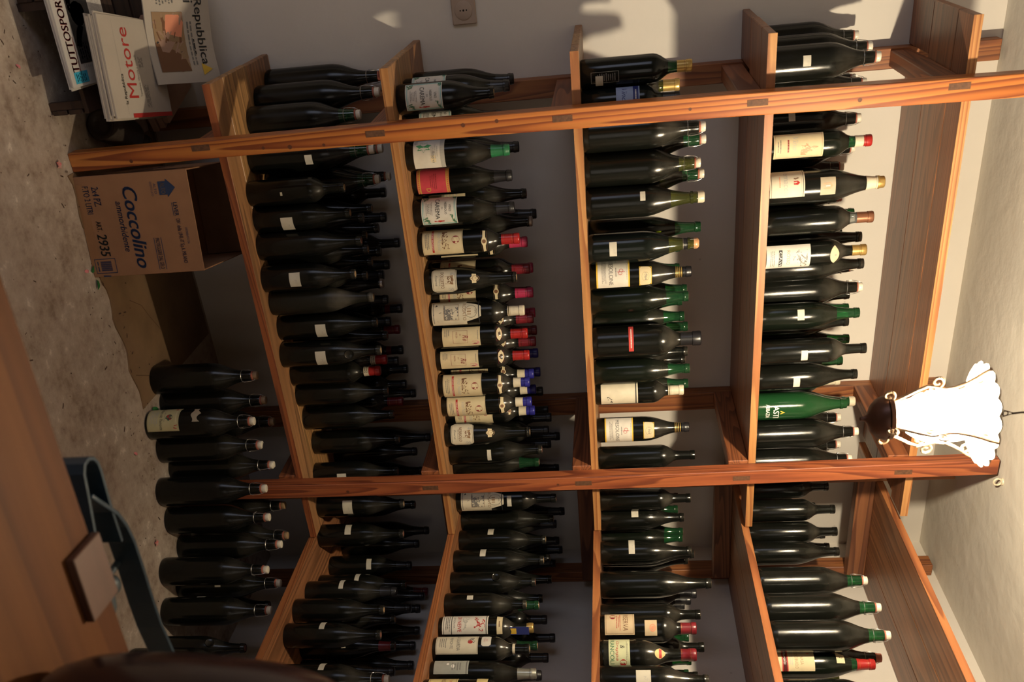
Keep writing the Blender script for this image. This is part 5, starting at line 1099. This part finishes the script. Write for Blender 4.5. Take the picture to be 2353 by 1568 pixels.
ff = lambda a, b: (-Wn/2+a, b, .0055+.006*math.sin(a/Wn*7))
print_on(t, [('t', 'la Repubblica', .52, .76, .13, 'black', 0, .012, .66), ('p', [(.84,.74),(.94,.74),(.89,.90)], 'yellow'), ('l', .62, .78, .66, .72, 1, 'black'), ('l', .40, .96, .60, .70, 2, 'grey'), ('r', .42, .10, .90, .56, 'tan'), ('p', [(.66,.10),(.90,.10),(.90,.56),(.78,.5),(.70,.3)], 'brown'), ('s', .43, .11, .89, .55, 60, 'skin'), ('s', .64, .12, .88, .5, 40, 'black'), ('e', .52, .44, .016, .016, 'skin'), ('p', [(.44,.30),(.60,.26),(.64,.50),(.50,.56),(.44,.50)], 'lorange'), ('e', .60, .44, .014, .018, 'red'),
      ('p', [(.62,.14),(.80,.20),(.84,.34),(.74,.30),(.66,.40)], 'skin'), ('e', .80, .28, .014, .010, 'brown'), ('s', .45, .12, .88, .50, 40, 'brown'), ('t', "si", .30, .60, .16, 'black'), ('l', .04, .38, .08, .5, 9, 'grey')], Wn, Dn, ff)
# dark bottle lying on the floor, its base towards the room
t = thing('jug_bottle', 'dark brown bottle lying on the floor below the tiles, base facing out', 'bottle', (-1.872, -.440, .0465), 0)
t.rotation_euler = (math.radians(90), 0, math.radians(158))
gg = G().lathe([(.010, .010), (.026, .008), (.036, .0), (.043, .001), (.0462, .010), (.0465, .03), (.0465, .150), (.0455, .168), (.040, .186), (.030, .203), (.021, .218), (.016, .235), (.0148, .27), (.0165, .271), (.0165, .280), (.013, .282)], 32)
obj('glass', gg.mesh('glass', glass('brown_bottle_glass', rgb(.022, .010, .006), .6, .22), True, 50), t)
obj('cork', G().lathe([(.010, .2805), (.010, .288)], 14).mesh('cork', M['cork']), t)

# ------------------------------------------------------------------ wall socket
t = thing('wall_socket', 'round three-hole electric socket in a square plate on the back wall', 'socket', (-2.035, 0, 1.075))
pm = plain('aged_socket_plastic', rgb(.42, .32, .25), .5)
obj('plate', G().box((-.040, -.011, -.037), (.040, -.0005, .037), .003).mesh('plate', pm), t)
obj('socket_face', G().lathe([(.0265, 0), (.0265, .0022), (.025, .0030), (.0005, .0030)], 32, cap1=False).mesh('socket_face', pm, True, 40), t, (0, -.0108, 0), (math.radians(90), 0, 0))
dk = plain('socket_hole_black', rgb(.01, .008, .006), .9)
for zz, r_ in ((-.0095, .0022), (0, .0030), (.0095, .0022)): obj('socket_hole', G().lathe([(r_, 0), (r_, .0004)], 14).mesh('socket_hole', dk), t, (0, -.0138, zz), (math.radians(90), 0, 0))
for xx in (-.0235, .0235): obj('screw', G().lathe([(.0022, 0), (.0022, .0008), (.001, .0012)], 12).mesh('screw', plain('brass_screw', rgb(.2, .12, .07), .5, .6)), t, (xx, -.0125, 0), (math.radians(90), 0, 0))
# cup hook beside the corner post top
t = thing('ceiling_hook', 'small cream hook on the ceiling beside the corner post top', 'hook', (-.655, -.60, ZC))
hm = plain('cream_plastic', rgb(.60, .52, .38), .4)
obj('hook_plate', G().lathe([(.010, -.004), (.012, -.0002)], 18).mesh('hook_plate', hm, True), t)
obj('hook_ring', G().tube([(.011*math.cos(a), 0, -.014+.011*math.sin(a)) for a in [2*math.pi*i/18 for i in range(18)]], .0032, 7, True).mesh('hook_ring', hm, True), t)

# ------------------------------------------------------------------ petals, leaves and crumbs on the floor
pk = [plain('petal_pink', rgb(.62, .32, .27), .6), plain('petal_rose', rgb(.70, .22, .22), .6)]; lf = plain('fresh_leaf', rgb(.02, .16, .035), .5)
def petalgeo(L, Wd, lift, ang):
    vs = []; fs = []; n = 5
    for i in range(n+1):
        u = i/n; w2 = Wd*math.sin(math.pi*(.12+.86*u)**.8)*.5+.0004; zz = .0008+lift*math.sin(u*2.2)
        for s in (-1, 0, 1): vs.append((u*L, s*w2, zz+(.0012 if s else 0)))
    m_ = len(vs); vs += [(a, b, c-.0005) for a, b, c in vs]
    for i in range(n):
        for s in (0, 1): q = (3*i+s, 3*i+3+s, 3*i+4+s, 3*i+1+s); fs.append(q); fs.append(tuple(reversed([k+m_ for k in q])))
    c, s_ = math.cos(ang), math.sin(ang); return [(a*c-b*s_, a*s_+b*c, z) for a, b, z in vs], fs
for (x, y, lab) in ((-1.813, -.648, 'pink five-petalled blossom on the floor beside the slim end post'), (-.645, -.800, 'faded pink blossom on the floor before the standing swing-top bottles')):
    t = thing('fallen_blossom', lab, 'flower', (x, y, 0), group='fallen blossoms')
    for k in range(5): vs, fs = petalgeo(.0125, .009, .004, k*1.257+.3); obj('petal', mesh('petal', vs, fs, pk[k % 2], True), t)
    obj('flower_heart', G().lathe([(.0015, .0006), (.0012, .002)], 8).mesh('flower_heart', pk[1]), t)
for (x, y, lab) in ((-2.076, -.69, 'single pink petal on the bare floor left of the newspapers'), (-1.523, -.690, 'single pink petal on the floor in front of the carton'), (-.60, -1.02, 'small rosy bud on the floor near the side rack'), (-.955, -.75, 'tiny pink petal on the floor near the labelled swing-top bottle')):
    t = thing('fallen_petal', lab, 'petal', (x, y, 0), random.uniform(0, 3), 'fallen petals')
    vs, fs = petalgeo(.012, .009, .006, 0); obj('petal', mesh('petal', vs, fs, pk[1], True), t)
for (x, y, a, lab) in ((-1.508, -.655, 2.2, 'green leaf against the corner of the carton'), (-1.478, -.640, -.8, 'dark green leaf on the floor edge right of the carton'), (-1.015, -.570, 1.0, 'green leaf beside the base of the yellow-labelled swing-top bottle')):
    t = thing('fallen_leaf', lab, 'leaf', (x, y, .004 if y > -.61 else 0), a, 'fallen leaves')
    vs, fs = petalgeo(.030, .014, .006, 0); obj('leaf_blade', mesh('leaf_blade', vs, fs, lf, True), t)
g = G(); r = random.Random(11)
for k in range(230):
    x = r.uniform(-2.2, -.3); y = r.uniform(-1.3, -.45) if r.random() < .6 else r.uniform(-.75, -.55); s = r.uniform(.0006, .0022); L = s*r.choice((1, 1, 1.5, 4)); a = r.uniform(0, 3.14)
    c, d = math.cos(a), math.sin(a); z_ = 0 if y < -.63 else .0046
    P_ = [(x+L*c-s*d, y+L*d+s*c), (x-L*c-s*d, y-L*d+s*c), (x-L*c+s*d, y-L*d-s*c), (x+L*c+s*d, y+L*d-s*c)]
    g.add([(a_, b_, z_) for a_, b_ in P_]+[(x, y, z_+s)], [(0, 1, 4), (1, 2, 4), (2, 3, 4), (3, 0, 4), (3, 2, 1, 0)])
o = obj('floor_crumbs', g.mesh('floor_crumbs', plain('dry_crumbs', rgb(.07, .035, .02), .9))); tag(o, 'dry brown crumbs and plant bits scattered over the concrete floor', 'debris'); o['kind'] = 'stuff'

# ------------------------------------------------------------------ table, block, blue clamp, chair in the foreground
t = thing('wooden_table', 'light brown wooden table top in the blurred foreground', 'table', (-2.15, -2.50, 0), -.058)
obj('tabletop', G().box((-.75, -.34, .722), (1.35, .3805, .75), .003).mesh('tabletop', M['table']), t)
for sx in (-.70, 1.25):
    for sy in (-.30, .26): obj('leg', G().box((sx, sy, 0), (sx+.05, sy+.05, .7215), .002).mesh('leg', M['table']), t)
obj('apron', G().box((-.64, .27, .64), (1.24, .29, .7215)).mesh('apron', M['table']), t)
t = thing('wooden_block', 'small brown wooden block lying on the table edge', 'block', (-1.5650, -2.180, .7503), math.radians(-4))
obj('block_body', G().box((-.052, -.047, 0), (.052, .030, .013), .0015).mesh('block_body', M['block']), t)
bl = plain('blue_enamel_steel', rgb(.014, .034, .055), .4, .1, noise=.25, nscale=60); bl2 = plain('worn_blue_steel', rgb(.045, .065, .080), .5, .3, noise=.4, nscale=60)
t = thing('blue_clamp', 'blue painted steel clamp with a long bent lever fixed to the table edge', 'clamp', (0, 0, 0))
def rib(path, w_, z0, z1, mat, name, rnd=0):
    """flat steel strip standing on edge, bent along a plan path (x,y)"""
    L = []; Rr = []
    for i, p in enumerate(path):
        a = Vector(path[max(0, i-1)]); b = Vector(path[min(len(path)-1, i+1)]); d = (b-a).normalized(); q = Vector((-d.y, d.x))*w_/2; L.append((p[0]+q.x, p[1]+q.y)); Rr.append((p[0]-q.x, p[1]-q.y))
    n = len(path); vs = []; fs = []
    for i in range(n): vs += [(L[i][0], L[i][1], z0), (L[i][0], L[i][1], z1), (Rr[i][0], Rr[i][1], z1), (Rr[i][0], Rr[i][1], z0)]
    for i in range(n-1):
        for k in range(4): m_ = (k+1) % 4; fs.append((4*i+k, 4*i+m_, 4*i+4+m_, 4*i+4+k))
    fs += [(3, 2, 1, 0), tuple(4*(n-1)+k for k in range(4))]
    o = obj(name, recalc(mesh(name, vs, fs, mat)), t); bv = o.modifiers.new('bevel', 'BEVEL'); bv.width = .0012; bv.segments = 2; return o
rib([(-1.515, -2.030), (-1.568, -2.027), (-1.611, -2.022), (-1.640, -2.018), (-1.655, -2.019), (-1.667, -2.026), (-1.673, -2.038), (-1.671, -2.051), (-1.660, -2.061), (-1.628, -2.070), (-1.572, -2.087), (-1.520, -2.100)], .0065, .655, .715, bl, 'channel')
rib([(-1.623, -2.064), (-1.606, -2.052), (-1.585, -2.036), (-1.560, -2.0175), (-1.529, -2.006), (-1.494, -2.001), (-1.437, -2.003), (-1.373, -2.008), (-1.322, -2.009), (-1.246, -2.002), (-1.176, -1.995), (-1.12, -1.99)], .0075, .672, .7165, bl, 'lever')
obj('mounting_plate', G().box((-1.560, -2.150, .640), (-1.380, -2.098, .668), .002).mesh('mounting_plate', bl2), t)
obj('pivot_knob', G().lathe([(.012, 0), (.0165, .003), (.0165, .014), (.012, .019), (.005, .021)], 24).mesh('pivot_knob', bl2, True, 50), t, (-1.455, -2.066, .684))
rib([(-1.470, -2.050), (-1.440, -2.056), (-1.410, -2.066), (-1.392, -2.090)], .020, .6685, .683, bl2, 'cam_plate')
rib([(-1.515, -2.060), (-1.495, -2.056), (-1.478, -2.052)], .016, .6685, .690, bl2, 'jaw_plate')
obj('tie_bolt', G().lathe([(.006, .0), (.006, .060)], 12).mesh('tie_bolt', bl2, True), t, (-1.455, -2.062, .676), (math.radians(-90), 0, 0))
# dark glazed jar standing on the table at the right edge of the view
t = thing('glazed_jar', 'tall dark glossy brown jar standing on the table, blurred at the frame edge', 'jar', (-1.439, -2.40, .7505))
jm = plain('dark_brown_glaze', rgb(.030, .012, .011), .22, noise=.3, nscale=6)
obj('jar_body', G().lathe([(.085, 0), (.100, .004), (.116, .030), (.127, .070), (.1305, .115), (.130, .16), (.127, .21), (.122, .26), (.115, .31), (.106, .348), (.094, .378), (.076, .402), (.054, .418), (.040, .428), (.036, .445), (.038, .455)], 56).mesh('jar_body', jm, True, 50), t)
obj('jar_rim', G().lathe([(.037, .4555), (.044, .458), (.045, .468), (.038, .472)], 40).mesh('jar_rim', jm, True), t)
obj('stopper', G().lathe([(.031, .4722), (.033, .478), (.033, .495), (.028, .499)], 28).mesh('stopper', M['cork'], True), t)
